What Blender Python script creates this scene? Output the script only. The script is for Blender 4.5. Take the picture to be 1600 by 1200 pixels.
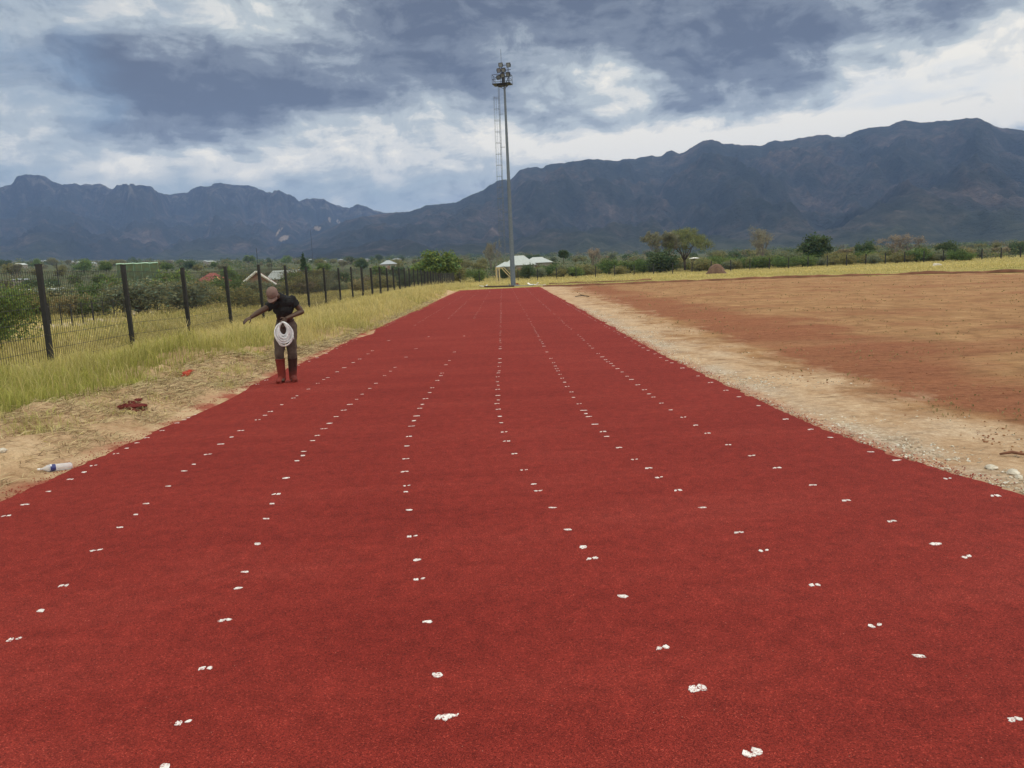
import bpy, bmesh, math, random
import numpy as np
from mathutils import Vector, Matrix, noise as mnoise

for o in list(bpy.data.objects): bpy.data.objects.remove(o)
SC = bpy.context.scene
COL = SC.collection
R = math.radians

# ------------------------------------------------------------------ camera
F, EYE = 1200.0, 1.7                       # focal length in photo pixels (1600 wide), eye height
ROLL, PITCH = R(2.6), math.atan(181.5/1200)
fw = np.array([0, math.cos(PITCH), -math.sin(PITCH)])
rt0 = np.array([1., 0, 0]); up0 = np.cross(rt0, fw)
rt = math.cos(ROLL)*rt0 - math.sin(ROLL)*up0
up = math.cos(ROLL)*up0 + math.sin(ROLL)*rt0
cam = bpy.data.cameras.new('camera'); cam_o = bpy.data.objects.new('camera', cam); COL.objects.link(cam_o)
cam.sensor_width = 36; cam.lens = F/1600*36; cam.clip_start = 0.1; cam.clip_end = 30000
m = Matrix.Identity(4)
for i in range(3): m[i][0], m[i][1], m[i][2] = rt[i], up[i], -fw[i]
m[2][3] = EYE
cam_o.matrix_world = m
SC.camera = cam_o
SC.render.resolution_x, SC.render.resolution_y = 1024, 768

def ray(px, py): return fw + rt*(px-800)/F + up*(600-py)/F
def G(px, py, z=0.0):                      # photo pixel -> point on the plane at height z
    d = ray(px, py); t = (z-EYE)/d[2]
    return np.array([0, 0, EYE]) + d*t
def AE(px, py):                            # photo pixel -> azimuth, elevation (radians)
    d = ray(px, py); return math.atan2(d[0], d[1]), math.atan2(d[2], math.hypot(d[0], d[1]))
def AT(px, dist):                          # ground x,y in the direction of pixel column px on the horizon
    a = AE(px, 418-(px-800)*0.0455)[0]
    return dist*math.sin(a), dist*math.cos(a)

# ------------------------------------------------------------------ light
SUN_AZ, SUN_EL = R(62), R(38)
SC.view_settings.view_transform = 'Standard'; SC.view_settings.look = 'None'
SC.view_settings.exposure = 0.0; SC.view_settings.gamma = 1
sun = bpy.data.lights.new('sun', 'SUN'); sun.energy = 1.5; sun.angle = R(14); sun.color = (1, .95, .86)
sun_o = bpy.data.objects.new('sun', sun); COL.objects.link(sun_o)
sd = Vector((math.sin(SUN_AZ)*math.cos(SUN_EL), math.cos(SUN_AZ)*math.cos(SUN_EL), math.sin(SUN_EL)))
sun_o.rotation_euler = sd.to_track_quat('Z', 'Y').to_euler(); sun_o.location = (60, 30, 80)

W = bpy.data.worlds.new('World'); SC.world = W; W.use_nodes = True
def build_world():
    nt = W.node_tree; nt.nodes.clear(); N = nt.nodes.new; L = nt.links.new
    def M(op, a, b=None, c=None):
        n = N('ShaderNodeMath'); n.operation = op
        for i, v in enumerate((a, b, c)):
            if v is None: continue
            if isinstance(v, (int, float)): n.inputs[i].default_value = v
            else: L(v, n.inputs[i])
        return n.outputs[0]
    def VM(op, a, b=None):
        n = N('ShaderNodeVectorMath'); n.operation = op
        for i, v in enumerate((a, b)):
            if v is None: continue
            if isinstance(v, tuple): n.inputs[i].default_value = v
            else: L(v, n.inputs[i])
        return n
    tc = N('ShaderNodeTexCoord'); D = tc.outputs['Generated']
    nD = VM('NORMALIZE', D).outputs[0]
    sep = N('ShaderNodeSeparateXYZ'); L(nD, sep.inputs[0])
    X, Y, Z = sep.outputs
    # stretch noise sideways: clouds lie flat
    st = VM('MULTIPLY', nD, (1, 1, 2.6)).outputs[0]
    def NZ(vec, scale, detail, rough=.55, dist=0.0):
        n = N('ShaderNodeTexNoise'); n.inputs['Scale'].default_value = scale; n.inputs['Detail'].default_value = detail
        n.inputs['Roughness'].default_value = rough; n.inputs['Distortion'].default_value = dist
        L(vec, n.inputs['Vector']); return n
    n1 = NZ(st, 6.0, 9, .60, .5); st2 = VM('MULTIPLY', nD, (1, 1, 1.7)).outputs[0]; n2 = NZ(st2, 15, 10, .62, .45)
    so = tuple(.016*v for v in (math.sin(SUN_AZ)*.8, math.cos(SUN_AZ)*.3, .9)); n2b = NZ(VM('ADD', st2, so).outputs[0], 15, 10, .62, .45)
    n1b = NZ(VM('ADD', st, tuple(2.2*v for v in so)).outputs[0], 6.0, 9, .60, .5); nw = NZ(st, 7, 4, .5); n3 = NZ(VM('MULTIPLY', nD, (1, 1, 5.5)).outputs[0], 11, 8, .62, .6)
    az = M('ARCTAN2', X, Y); el = M('ARCSINE', Z)
    cmb = N('ShaderNodeCombineXYZ'); L(az, cmb.inputs[0]); L(el, cmb.inputs[1])
    wv = VM('SUBTRACT', nw.outputs['Color'], (.5, .5, .5)).outputs[0]
    wv = VM('MULTIPLY', wv, (.26, .10, 0)).outputs[0]
    P = VM('ADD', cmb.outputs[0], wv).outputs[0]
    def blob(px, py, rx, ry):
        a, e = AE(px, py)
        v = VM('SUBTRACT', P, (a, e, 0)).outputs[0]
        v = VM('MULTIPLY', v, (F/rx, F/ry, 0)).outputs[0]
        d = VM('LENGTH', v).outputs['Value']
        mr = N('ShaderNodeMapRange'); mr.interpolation_type = 'SMOOTHERSTEP'
        mr.inputs['From Min'].default_value = 1.5; mr.inputs['From Max'].default_value = .25
        L(d, mr.inputs['Value']); return mr.outputs[0]
    dark = [(350,135,240,58,.68), (215,135,100,42,.20), (500,165,150,24,.20), (235,207,160,22,.46),
            (700,110,120,46,.28), (880,25,300,66,.36), (1010,85,230,42,.12), (1150,110,200,58,.32), (1330,60,260,58,.28),
            (860,160,120,26,.24), (560,40,120,56,.10), (1480,25,160,46,.12), (720,10,200,40,.2),
            (620,-160,900,120,.3), (1300,-150,500,110,.25), (420,60,120,36,.08), (780,150,60,40,.15), (1000,35,160,40,.1)]
    light = [(975,130,80,30,.50), (830,42,60,28,.26), (1260,188,440,50,.38), (1520,140,160,80,.28), (640,240,380,46,.26), (300,245,420,40,.24),
             (255,25,130,50,.30), (1050,225,280,44,.24), (1390,70,40,26,.2), (1560,60,80,40,.30), (450,270,300,40,.16), (90,220,180,60,.2), (110,60,120,60,.15), (760,200,160,40,.12), (450,15,140,30,.2), (180,175,120,22,.15)]
    t = M('MULTIPLY_ADD', n1.outputs['Fac'], .86, -.01)
    t = M('MULTIPLY_ADD', n2.outputs['Fac'], .50, t); t = M('MULTIPLY_ADD', n3.outputs['Fac'], .30, t); t = M('SUBTRACT', t, .40)
    t = M('MULTIPLY_ADD', M('SUBTRACT', n2.outputs['Fac'], n2b.outputs['Fac']), -1.1, t); t = M('MULTIPLY_ADD', M('SUBTRACT', n1.outputs['Fac'], n1b.outputs['Fac']), -.9, t)
    for b in dark: t = M('MULTIPLY_ADD', blob(*b[:4]), b[4]*.80, t)
    for b in light: t = M('MULTIPLY_ADD', blob(*b[:4]), -b[4]*(.92 if b[0] > 900 else .50), t)
    ramp = N('ShaderNodeValToRGB'); cr = ramp.color_ramp; cr.interpolation = 'EASE'
    stops = [(0, (1.12,1.05,.90)), (.15, (.90,.88,.80)), (.33, (.575,.625,.63)), (.52, (.39,.435,.475)), (.76, (.205,.236,.290)), (1, (.118,.140,.192))]
    cr.elements[0].position, cr.elements[0].color = stops[0][0], (*stops[0][1], 1)
    cr.elements[1].position, cr.elements[1].color = stops[-1][0], (*stops[-1][1], 1)
    for p, c in stops[1:-1]:
        e_ = cr.elements.new(p); e_.color = (*c, 1)
    L(t, ramp.inputs[0])
    # blue holes
    hole = None
    for (px, py, rx, ry, w) in [(55,120,120,80,.85), (130,20,160,45,.6), (230,283,230,22,.9), (560,305,200,20,.8), (1425,132,110,16,.55), (20,250,120,40,.5)]:
        h = M('MULTIPLY', blob(px, py, rx, ry), w)
        hole = h if hole is None else M('MAXIMUM', hole, h)
    hn = M('MULTIPLY_ADD', n2.outputs['Fac'], 1.6, -.35)
    hole = M('MULTIPLY', hole, M('MINIMUM', M('MAXIMUM', hn, 0), 1.0))
    hn2 = N('ShaderNodeMapRange'); hn2.inputs['From Min'].default_value = .0; hn2.inputs['From Max'].default_value = .9; L(hole, hn2.inputs['Value'])
    hole = hn2.outputs[0]
    # unseen sky overhead and behind, boosted and warmed to add light on the ground
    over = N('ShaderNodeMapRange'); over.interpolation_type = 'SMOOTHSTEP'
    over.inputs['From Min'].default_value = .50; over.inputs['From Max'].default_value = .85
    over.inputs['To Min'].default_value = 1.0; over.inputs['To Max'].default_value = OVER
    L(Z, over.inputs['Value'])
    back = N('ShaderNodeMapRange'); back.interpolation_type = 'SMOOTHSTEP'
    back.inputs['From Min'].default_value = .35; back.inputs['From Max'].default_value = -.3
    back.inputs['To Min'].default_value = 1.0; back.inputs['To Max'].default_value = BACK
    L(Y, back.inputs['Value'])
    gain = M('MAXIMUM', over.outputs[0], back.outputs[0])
    mul = N('ShaderNodeVectorMath'); mul.operation = 'SCALE'; tint = N('ShaderNodeMix'); tint.data_type = 'RGBA'; tint.blend_type = 'MULTIPLY'
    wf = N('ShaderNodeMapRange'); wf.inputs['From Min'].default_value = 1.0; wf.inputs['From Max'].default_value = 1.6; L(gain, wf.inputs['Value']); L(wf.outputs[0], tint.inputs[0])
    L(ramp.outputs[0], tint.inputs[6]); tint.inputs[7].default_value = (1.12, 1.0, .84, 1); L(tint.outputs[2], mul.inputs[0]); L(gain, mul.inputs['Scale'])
    sky = N('ShaderNodeTexSky'); sky.sky_type = 'NISHITA'; sky.sun_disc = False
    sky.sun_elevation = SUN_EL; sky.sun_rotation = SUN_AZ
    b1 = N('ShaderNodeBackground'); L(sky.outputs[0], b1.inputs[0]); b1.inputs[1].default_value = .1
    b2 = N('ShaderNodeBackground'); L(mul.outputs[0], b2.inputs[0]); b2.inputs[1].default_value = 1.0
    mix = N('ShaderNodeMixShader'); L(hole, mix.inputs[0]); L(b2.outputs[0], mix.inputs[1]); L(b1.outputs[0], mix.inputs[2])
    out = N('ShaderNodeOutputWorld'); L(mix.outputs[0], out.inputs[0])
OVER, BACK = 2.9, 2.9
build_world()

# ------------------------------------------------------------------ helpers
rng = np.random.default_rng(7); random.seed(7)
def fbm(x, y, z=0.0, o=4): return mnoise.fractal(Vector((x, y, z)), 1.0, 2.0, o)      # about -1..1
def sst(a, b, x):
    t = min(max((x-a)/(b-a), 0), 1); return t*t*(3-2*t)
class Mat:
    """small node-material builder"""
    def __init__(s, name, rough=.85, spec=.3):
        s.m = bpy.data.materials.new(name); s.m.use_nodes = True; s.nt = s.m.node_tree
        s.b = s.nt.nodes['Principled BSDF']; s.b.inputs['Roughness'].default_value = rough
        s.b.inputs['Specular IOR Level'].default_value = spec
        s.tc = s.nt.nodes.new('ShaderNodeTexCoord')
    def N(s, t): return s.nt.nodes.new(t)
    def L(s, a, b): s.nt.links.new(a, b)
    def pos(s): return s.N('ShaderNodeNewGeometry').outputs['Position']
    def obj(s): return s.tc.outputs['Object']
    def noise(s, vec, scale, detail=4, rough=.55, dist=0, stretch=None):
        if stretch:
            mp = s.N('ShaderNodeMapping'); mp.inputs['Scale'].default_value = stretch; s.L(vec, mp.inputs[0]); vec = mp.outputs[0]
        n = s.N('ShaderNodeTexNoise'); n.inputs['Scale'].default_value = scale; n.inputs['Detail'].default_value = detail
        n.inputs['Roughness'].default_value = rough; n.inputs['Distortion'].default_value = dist; s.L(vec, n.inputs['Vector'])
        return n.outputs['Fac']
    def voro(s, vec, scale, out='Distance'):
        n = s.N('ShaderNodeTexVoronoi'); n.inputs['Scale'].default_value = scale; s.L(vec, n.inputs['Vector']); return n.outputs[out]
    def ramp(s, fac, *stops):
        r = s.N('ShaderNodeValToRGB'); e = r.color_ramp.elements
        e[0].position, e[0].color = stops[0][0], (*stops[0][1], 1); e[1].position, e[1].color = stops[-1][0], (*stops[-1][1], 1)
        for p, c in stops[1:-1]: e.new(p).color = (*c, 1)
        s.L(fac, r.inputs[0]); return r.outputs[0]
    def math(s, op, a, b=0.0, c=0.0):
        n = s.N('ShaderNodeMath'); n.operation = op
        for i, v in enumerate((a, b, c)):
            if isinstance(v, (int, float)): n.inputs[i].default_value = v
            else: s.L(v, n.inputs[i])
        return n.outputs[0]
    def rng(s, v, a, b, c=0.0, d=1.0):
        n = s.N('ShaderNodeMapRange'); s.L(v, n.inputs['Value'])
        for k, x in zip(('From Min', 'From Max', 'To Min', 'To Max'), (a, b, c, d)): n.inputs[k].default_value = x
        return n.outputs[0]
    def mix(s, fac, a, b, mode='MIX'):
        n = s.N('ShaderNodeMix'); n.data_type = 'RGBA'; n.blend_type = mode
        for k, v in (('Factor', fac), (6, a), (7, b)):
            sock = n.inputs[0] if k == 'Factor' else n.inputs[k]
            if isinstance(v, (int, float)): sock.default_value = v
            elif isinstance(v, tuple): sock.default_value = (*v, 1)
            else: s.L(v, sock)
        return n.outputs[2]
    def attr(s, name):
        n = s.N('ShaderNodeAttribute'); n.attribute_name = name; return n
    def color(s, c):
        if isinstance(c, tuple): s.b.inputs['Base Color'].default_value = (*c, 1)
        else: s.L(c, s.b.inputs['Base Color'])
        return s
    def bump(s, h, strength=.5, dist=.02):
        n = s.N('ShaderNodeBump'); n.inputs['Strength'].default_value = strength; n.inputs['Distance'].default_value = dist
        s.L(h, n.inputs['Height']); s.L(n.outputs[0], s.b.inputs['Normal']); return s
def simple(name, c, var=.25, scale=20, rough=.8, spec=.3, metal=0.0, bump=.2):
    k = Mat(name, rough, spec); p = k.obj(); n = k.noise(p, scale, 5)
    lo = tuple(x*(1-var) for x in c); hi = tuple(min(1, x*(1+var)) for x in c)
    k.color(k.ramp(n, (.3, lo), (.7, hi))); k.b.inputs['Metallic'].default_value = metal
    if bump: k.bump(k.noise(p, scale*4, 3), bump, .01)
    return k.m

def link(o, parent=None):
    COL.objects.link(o)
    if parent is not None: o.parent = parent
    return o
def tag(o, label=None, cat=None, group=None, kind=None):
    if label: o['label'] = label
    if cat: o['category'] = cat
    if group: o['group'] = group
    if kind: o['kind'] = kind
    return o
def empty(name, loc, rz=0.0):
    o = bpy.data.objects.new(name, None); o.empty_display_size = .2; o.location = loc; o.rotation_euler = (0, 0, rz); return link(o)
def npmesh(name, verts, faces, mat, parent=None, smooth=False, attrs=None, loc=None):
    """faces: (n,3) or (n,4) array, or a list of index lists"""
    me = bpy.data.meshes.new(name)
    if isinstance(faces, np.ndarray):
        verts = np.asarray(verts, dtype=np.float32); k = faces.shape[1]
        me.vertices.add(len(verts)); me.vertices.foreach_set('co', verts.ravel())
        me.loops.add(faces.size); me.loops.foreach_set('vertex_index', faces.astype(np.int32).ravel())
        me.polygons.add(len(faces)); me.polygons.foreach_set('loop_start', np.arange(0, faces.size, k, dtype=np.int32))
        me.polygons.foreach_set('loop_total', np.full(len(faces), k, dtype=np.int32))
        me.update(calc_edges=True)
    else:
        me.from_pydata([tuple(map(float, v)) for v in verts], [], faces)
    if smooth: me.polygons.foreach_set('use_smooth', np.ones(len(me.polygons), dtype=bool))
    for an, data in (attrs or {}).items():
        data = np.asarray(data, dtype=np.float32)
        if data.ndim == 1:
            a = me.attributes.new(an, 'FLOAT', 'POINT'); a.data.foreach_set('value', data)
        else:
            a = me.attributes.new(an, 'FLOAT_COLOR', 'POINT'); a.data.foreach_set('color', np.hstack([data, np.ones((len(data), 1), np.float32)]).ravel())
    me.materials.append(mat)
    o = bpy.data.objects.new(name, me)
    if loc is not None: o.location = loc
    return link(o, parent)
class MB:
    """collects boxes, tubes, polygons and links them as ONE mesh"""
    def __init__(s): s.v = []; s.f = []
    def add(s, vs, fs):
        b = len(s.v); s.v += [tuple(v) for v in vs]; s.f += [[i+b for i in f] for f in fs]; return s
    def box(s, c, size, rot=None):
        hx, hy, hz = (d/2 for d in size); vs = []
        for sx, sy, sz in ((-1,-1,-1),(1,-1,-1),(1,1,-1),(-1,1,-1),(-1,-1,1),(1,-1,1),(1,1,1),(-1,1,1)):
            v = Vector((sx*hx, sy*hy, sz*hz))
            if rot is not None: v = rot @ v
            vs.append(v + Vector(c))
        return s.add(vs, [[0,3,2,1],[4,5,6,7],[0,1,5,4],[1,2,6,5],[2,3,7,6],[3,0,4,7]])
    def tube(s, pts, rad, n=6, cap=True):
        pts = [Vector(p) for p in pts]; rad = rad if isinstance(rad, (list, tuple)) else [rad]*len(pts)
        vs = []; prev = None
        for i, p in enumerate(pts):
            d = (pts[min(i+1, len(pts)-1)] - pts[max(i-1, 0)]).normalized()
            if prev is None:
                a = d.cross(Vector((0, 0, 1)))
                if a.length < .05: a = d.cross(Vector((1, 0, 0)))
            else: a = prev - d*prev.dot(d)
            a.normalize(); prev = a; b = d.cross(a)
            for k in range(n):
                t = 2*math.pi*k/n; vs.append(p + (a*math.cos(t) + b*math.sin(t))*rad[i])
        fs = []
        for i in range(len(pts)-1):
            for k in range(n):
                fs.append([i*n+k, i*n+(k+1) % n, (i+1)*n+(k+1) % n, (i+1)*n+k])
        if cap: fs += [list(range(n))[::-1], list(range((len(pts)-1)*n, len(pts)*n))]
        return s.add(vs, fs)
    def ball(s, c, r, seg=10, rings=7, rot=None):
        r = r if isinstance(r, (tuple, list)) else (r, r, r); vs = []; fs = []
        for i in range(rings+1):
            th = math.pi*i/rings
            for k in range(seg):
                ph = 2*math.pi*k/seg
                v = Vector((r[0]*math.sin(th)*math.cos(ph), r[1]*math.sin(th)*math.sin(ph), r[2]*math.cos(th)))
                if rot is not None: v = rot @ v
                vs.append(v + Vector(c))
        for i in range(rings):
            for k in range(seg): fs.append([i*seg+k, (i+1)*seg+k, (i+1)*seg+(k+1) % seg, i*seg+(k+1) % seg])
        return s.add(vs, fs)
    def build(s, name, mat, parent=None, smooth=False, loc=None):
        o = npmesh(name, s.v, s.f, mat, parent, smooth, loc=loc); return o
def copy_tree(o, parent=None):
    c = o.copy(); COL.objects.link(c)
    if parent is not None: c.parent = parent
    for ch in list(o.children): copy_tree(ch, c)
    return c

# ------------------------------------------------------------------ ground heights and track edges
EDGE_L = [(-4.15,-3), (-4.2,3), (-4.18,6), (-4.15,9), (-4.2,12.3), (-4.17,18), (-4.1,30), (-4.1,53), (-4.05,59)]
EDGE_R = [(7.5,-3), (5.2,1.5), (4.2,3.4), (3.47,5.06), (3.3,5.6), (3.15,6.3), (3.02,7.2), (2.95,8.2), (2.84,11.2), (2.77,13.6), (2.74,16), (2.72,25), (2.7,37), (2.68,59)]
ly, lx = [p[1] for p in EDGE_L], [p[0] for p in EDGE_L]; ry, rx = [p[1] for p in EDGE_R], [p[0] for p in EDGE_R]
XL = lambda y: float(np.interp(y, ly, lx)); XR = lambda y: float(np.interp(y, ry, rx))
def far_slope(x, y):
    r = math.hypot(x, y)
    z = -.85*sst(68, 135, r)
    a = math.degrees(math.atan2(x, y)) if y > 0 else 180
    s = float(np.interp(a, [-60, -31, -14, 0, 14, 30, 60], [.034, .034, .024, .018, .010, .004, .003]))
    rr = max(0, r-130)
    z += s*min(rr, 2400)*sst(0, 260, rr)
    return z
def bank(x, y):                            # raised, lumpy verge on the left of the track
    if y > 75 or y < -8: return 0.0
    s = XL(min(y, 59)) - x
    if s < -.3: return -.0
    f = sst(0.02, .9, s)
    z = .15*f*(1-.85*sst(2.6, 5.2, s)) + f*.15*(fbm(x*1.3, y*1.3, 3)) + f*.05*fbm(x*3.3, y*3.3, 9)*sst(4.5, 3, s)
    for (cx, cy, rr, h) in ((-6.05, 14.2, .9, .34), (-5.6, 8.9, .8, .10), (-5.3, 6.9, .7, .07), (-5.2, 10.8, .8, .10), (-5.35, 17.0, .8, .12), (-4.9, 22, .8, .1)):
        z += h*math.exp(-((x-cx)**2+((y-cy)*.7)**2)/(rr*rr))
    return z*(1-sst(60, 75, y))
def gz(x, y): return far_slope(x, y) + bank(x, y)
def GT(px, py):                            # photo pixel -> point on the real ground
    z = 0.0
    for _ in range(8): c = G(px, py, z); z = .5*z + .5*gz(c[0], c[1])
    return np.array([c[0], c[1], gz(c[0], c[1])])

# --- running track
def running_track():
    ys = np.concatenate([np.arange(-2, 12, .06), np.arange(12, 30, .15), np.arange(30, 65.6, .4)])
    vs, fs = [], []; nx = 40
    for j, y in enumerate(ys):
        y = float(y)
        l = XL(y) + .05*fbm(y*2.2, 1, 0) + .035*fbm(y*9, 4, 0); r = XR(y) + .045*fbm(y*2.5, 7, 0) + .035*fbm(y*11, 2, 0)
        if y > 20: r += .12*max(0, fbm(y*.9, 5.5, 0)) + .1*max(0, fbm(y*.33, 2.5, 0)); l -= .06*max(0, fbm(y*.5, 8.5, 0))
        row = [(l, -.02)] + [(l + (r-l)*k/nx, .012) for k in range(nx+1)] + [(r, -.02)]
        for x, z in row: vs.append((x, y, z + far_slope(x, y)))
    w = nx+3
    for j in range(len(ys)-1):
        for k in range(w-1): fs.append([j*w+k, j*w+k+1, (j+1)*w+k+1, (j+1)*w+k])
    k = Mat('red_rubber', .88, .13); p = k.pos()
    big = k.noise(p, .35, 4, .6, stretch=(1, .6, 1)); band = k.noise(p, 1.0, 4, .6, .4, stretch=(.35, 1.6, 1)); mid = k.noise(p, 9, 4, .65)
    c = k.ramp(k.math('ADD', k.math('MULTIPLY', big, .45), k.math('MULTIPLY', band, .55)), (.34, (.188, .0190, .0140)), (.52, (.222, .0245, .0178)), (.7, (.256, .0345, .0258)))
    c = k.mix(.55, c, k.ramp(mid, (.3, (.62, .62, .62)), (.7, (1.25, 1.25, 1.25))), 'MULTIPLY')
    gr = k.voro(p, 230, 'Color'); sg = k.N('ShaderNodeSeparateColor'); k.L(gr, sg.inputs[0])
    c = k.mix(.85, c, k.ramp(sg.outputs[0], (0, (.42, .40, .42)), (.5, (.95, .95, .95)), (.93, (1.25, 1.25, 1.2)), (1, (2.0, 2.9, 2.7))), 'MULTIPLY')
    fl = k.voro(p, 26, 'Distance'); flk = k.voro(p, 26, 'Color'); s2 = k.N('ShaderNodeSeparateColor'); k.L(flk, s2.inputs[0])
    fm = k.math('MULTIPLY', k.math('LESS_THAN', fl, .055), k.math('GREATER_THAN', s2.outputs[1], .80))
    c = k.mix(k.math('MULTIPLY', fm, .55), c, (.62, .33, .25))
    k.color(c)
    k.bump(k.math('ADD', k.math('MULTIPLY', k.voro(p, 190), 1.0), k.noise(p, 60, 3)), .75, .006)
    o = npmesh('running_track', vs, fs, k.m); tag(o, 'red granular running track surface dotted with white paint marks', 'track', kind='structure')
running_track()

# --- dirt field on the right
FIELD = [(845,448), (900,447), (960,445), (1050,441), (1200,435.5), (1350,430.5), (1475,427.5), (1600,425.5), (1760,421)]
FB = [G(*p)[:2] for p in FIELD]
fb_a = [math.atan2(p[0], p[1]) for p in FB]; fb_r = [math.hypot(*p) for p in FB]
def field_edge_r(x, y): return float(np.interp(math.atan2(x, y), fb_a, fb_r, right=fb_r[-1]))
def dirt_mat():
    k = Mat('field_soil', .95, .1); p = k.pos()
    A = k.attr('edge_dist').outputs['Fac']
    n1 = k.noise(p, .35, 5, .6); n2 = k.noise(p, 1.7, 5, .6, .3, stretch=(1, .55, 1)); n3 = k.noise(p, 12, 5, .7); n4 = k.noise(p, 60, 4, .7)
    tan_ = k.ramp(n2, (.3, (.235, .125, .062)), (.5, (.318, .178, .086)), (.72, (.40, .242, .125)))
    red = k.ramp(n3, (.3, (.205, .076, .038)), (.7, (.30, .128, .068)))
    pale = k.ramp(k.math('ADD', k.math('MULTIPLY', n3, .6), k.math('MULTIPLY', n2, .4)), (.34, (.36, .225, .125)), (.5, (.47, .325, .205)), (.66, (.60, .46, .32)))
    # red earth patches
    fr = k.math('ADD', k.rng(A, 1.4, 2.2), k.rng(A, 3.2, 5.5, 0, -.8))
    fr = k.math('ADD', k.math('MULTIPLY', fr, .34), n1)
    c = k.mix(k.rng(fr, .56, .78), tan_, red)
    far = k.noise(p, .12, 4, .6, stretch=(.5, 1.6, 1))
    c = k.mix(k.rng(far, .55, .7, 0, .5), c, (.41, .245, .128))
    strk = k.noise(p, 1.1, 6, .7, .5, stretch=(.22, 2.6, 1)); c = k.mix(.45, c, k.ramp(strk, (.34, (.62, .58, .55)), (.5, (1, 1, 1)), (.68, (1.22, 1.2, 1.16))), 'MULTIPLY')
    # sparse dry weeds
    wd = k.math('MULTIPLY', k.rng(k.noise(p, .5, 4), .5, .65), k.rng(k.noise(p, 14, 5, .75), .54, .66))
    wd = k.math('MULTIPLY', wd, k.rng(A, 1.6, 3.0))
    c = k.mix(k.math('MULTIPLY', wd, .65), c, (.27, .215, .09))
    # pale compacted edge beside the track
    W_ = k.attr('pale').outputs['Fac']
    c = k.mix(k.rng(k.math('ADD', W_, k.math('ADD', k.math('MULTIPLY', k.math('SUBTRACT', n2, .5), 1.5), k.math('MULTIPLY', k.math('SUBTRACT', k.noise(p, .45, 6, .7, .6), .5), 1.9))), .25, .85), c, pale)
    # grey gravel in the edge
    Gv = k.math('MULTIPLY', k.attr('gravel').outputs['Fac'], k.rng(k.noise(p, 1.1, 4, .6), .38, .6))
    st = k.voro(p, 38, 'Color'); sg = k.N('ShaderNodeSeparateColor'); k.L(st, sg.inputs[0])
    c = k.mix(k.math('MULTIPLY', Gv, .5), c, k.ramp(sg.outputs[0], (0, (.25, .225, .19)), (.6, (.45, .41, .35)), (1, (.66, .63, .58))))
    # red dust off the track
    ds = k.math('MULTIPLY', k.rng(A, .28, -.02), k.rng(n1, .42, .6)); c = k.mix(k.math('MULTIPLY', ds, .75), c, (.34, .07, .05))
    c = k.mix(.7, c, k.ramp(n4, (.25, (.62, .6, .58)), (.75, (1.2, 1.2, 1.2))), 'MULTIPLY')
    clod = k.noise(p, 5, 6, .75, stretch=(.6, 1.4, 1)); c = k.mix(.8, c, k.ramp(clod, (.32, (.42, .39, .37)), (.47, (1, 1, 1)), (.75, (1.15, 1.15, 1.15))), 'MULTIPLY')
    k.color(c)
    h = k.math('ADD', k.noise(p, 5, 8, .7), k.math('MULTIPLY', n4, .25)); k.bump(h, .9, .06)
    return k.m
def dirt_field():
    ss = np.concatenate([np.arange(-.25, 2, .08), np.arange(2, 6, .2), np.arange(6, 20, .7), np.arange(20, 75, 2.5)])
    ys = np.concatenate([np.arange(-6, 12, .12), np.arange(12, 30, .3), np.arange(30, 84, .8)])
    vs, A, Pl, Gr = [], [], [], []; keep = []
    for y in ys:
        y = float(y)
        for s in ss:
            s = float(s); x = XR(min(y, 59)) + s
            r = math.hypot(x, y); re = field_edge_r(x, y) + .5*fbm(x*.3, y*.3, 2)
            ok = r < re and not (y > 65.8 and s < .6)
            keep.append(ok)
            z = .004 + far_slope(x, y) + (.012*fbm(x*1.5, y*1.5, 5) + .02*fbm(x*.4, y*.4, 8))*sst(.05, .6, s) - .012*sst(.1, -.1, s)
            vs.append((x, y, max(z, far_slope(x, y)+.002) if s > .1 else z)); A.append(s)
            w = .52 + .012*max(0, y-12) + .03*max(0, y-28) + .6*sst(9.5, 6, y)
            Pl.append(min(1.5, max(-.5, 1 - (s-w)/.9*.5))*(1-.42*sst(22, 48, y))); Gr.append(math.exp(-((s-.32)/.26)**2)*(1-sst(20, 40, y)) + .5*math.exp(-((s-1.0)/.35)**2)*sst(.05, .4, fbm(x*.5, y*.5, 20)))
    n = len(ss); fs = []
    for j in range(len(ys)-1):
        for i in range(n-1):
            q = [j*n+i, j*n+i+1, (j+1)*n+i+1, (j+1)*n+i]
            if all(keep[k] for k in q): fs.append(q)
    o = npmesh('dirt_field', vs, fs, dirt_mat(), attrs={'edge_dist': A, 'pale': Pl, 'gravel': Gr}, smooth=True)
    tag(o, 'bare orange and red earth field beside the right edge of the track', 'field', kind='structure')
dirt_field()

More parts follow.
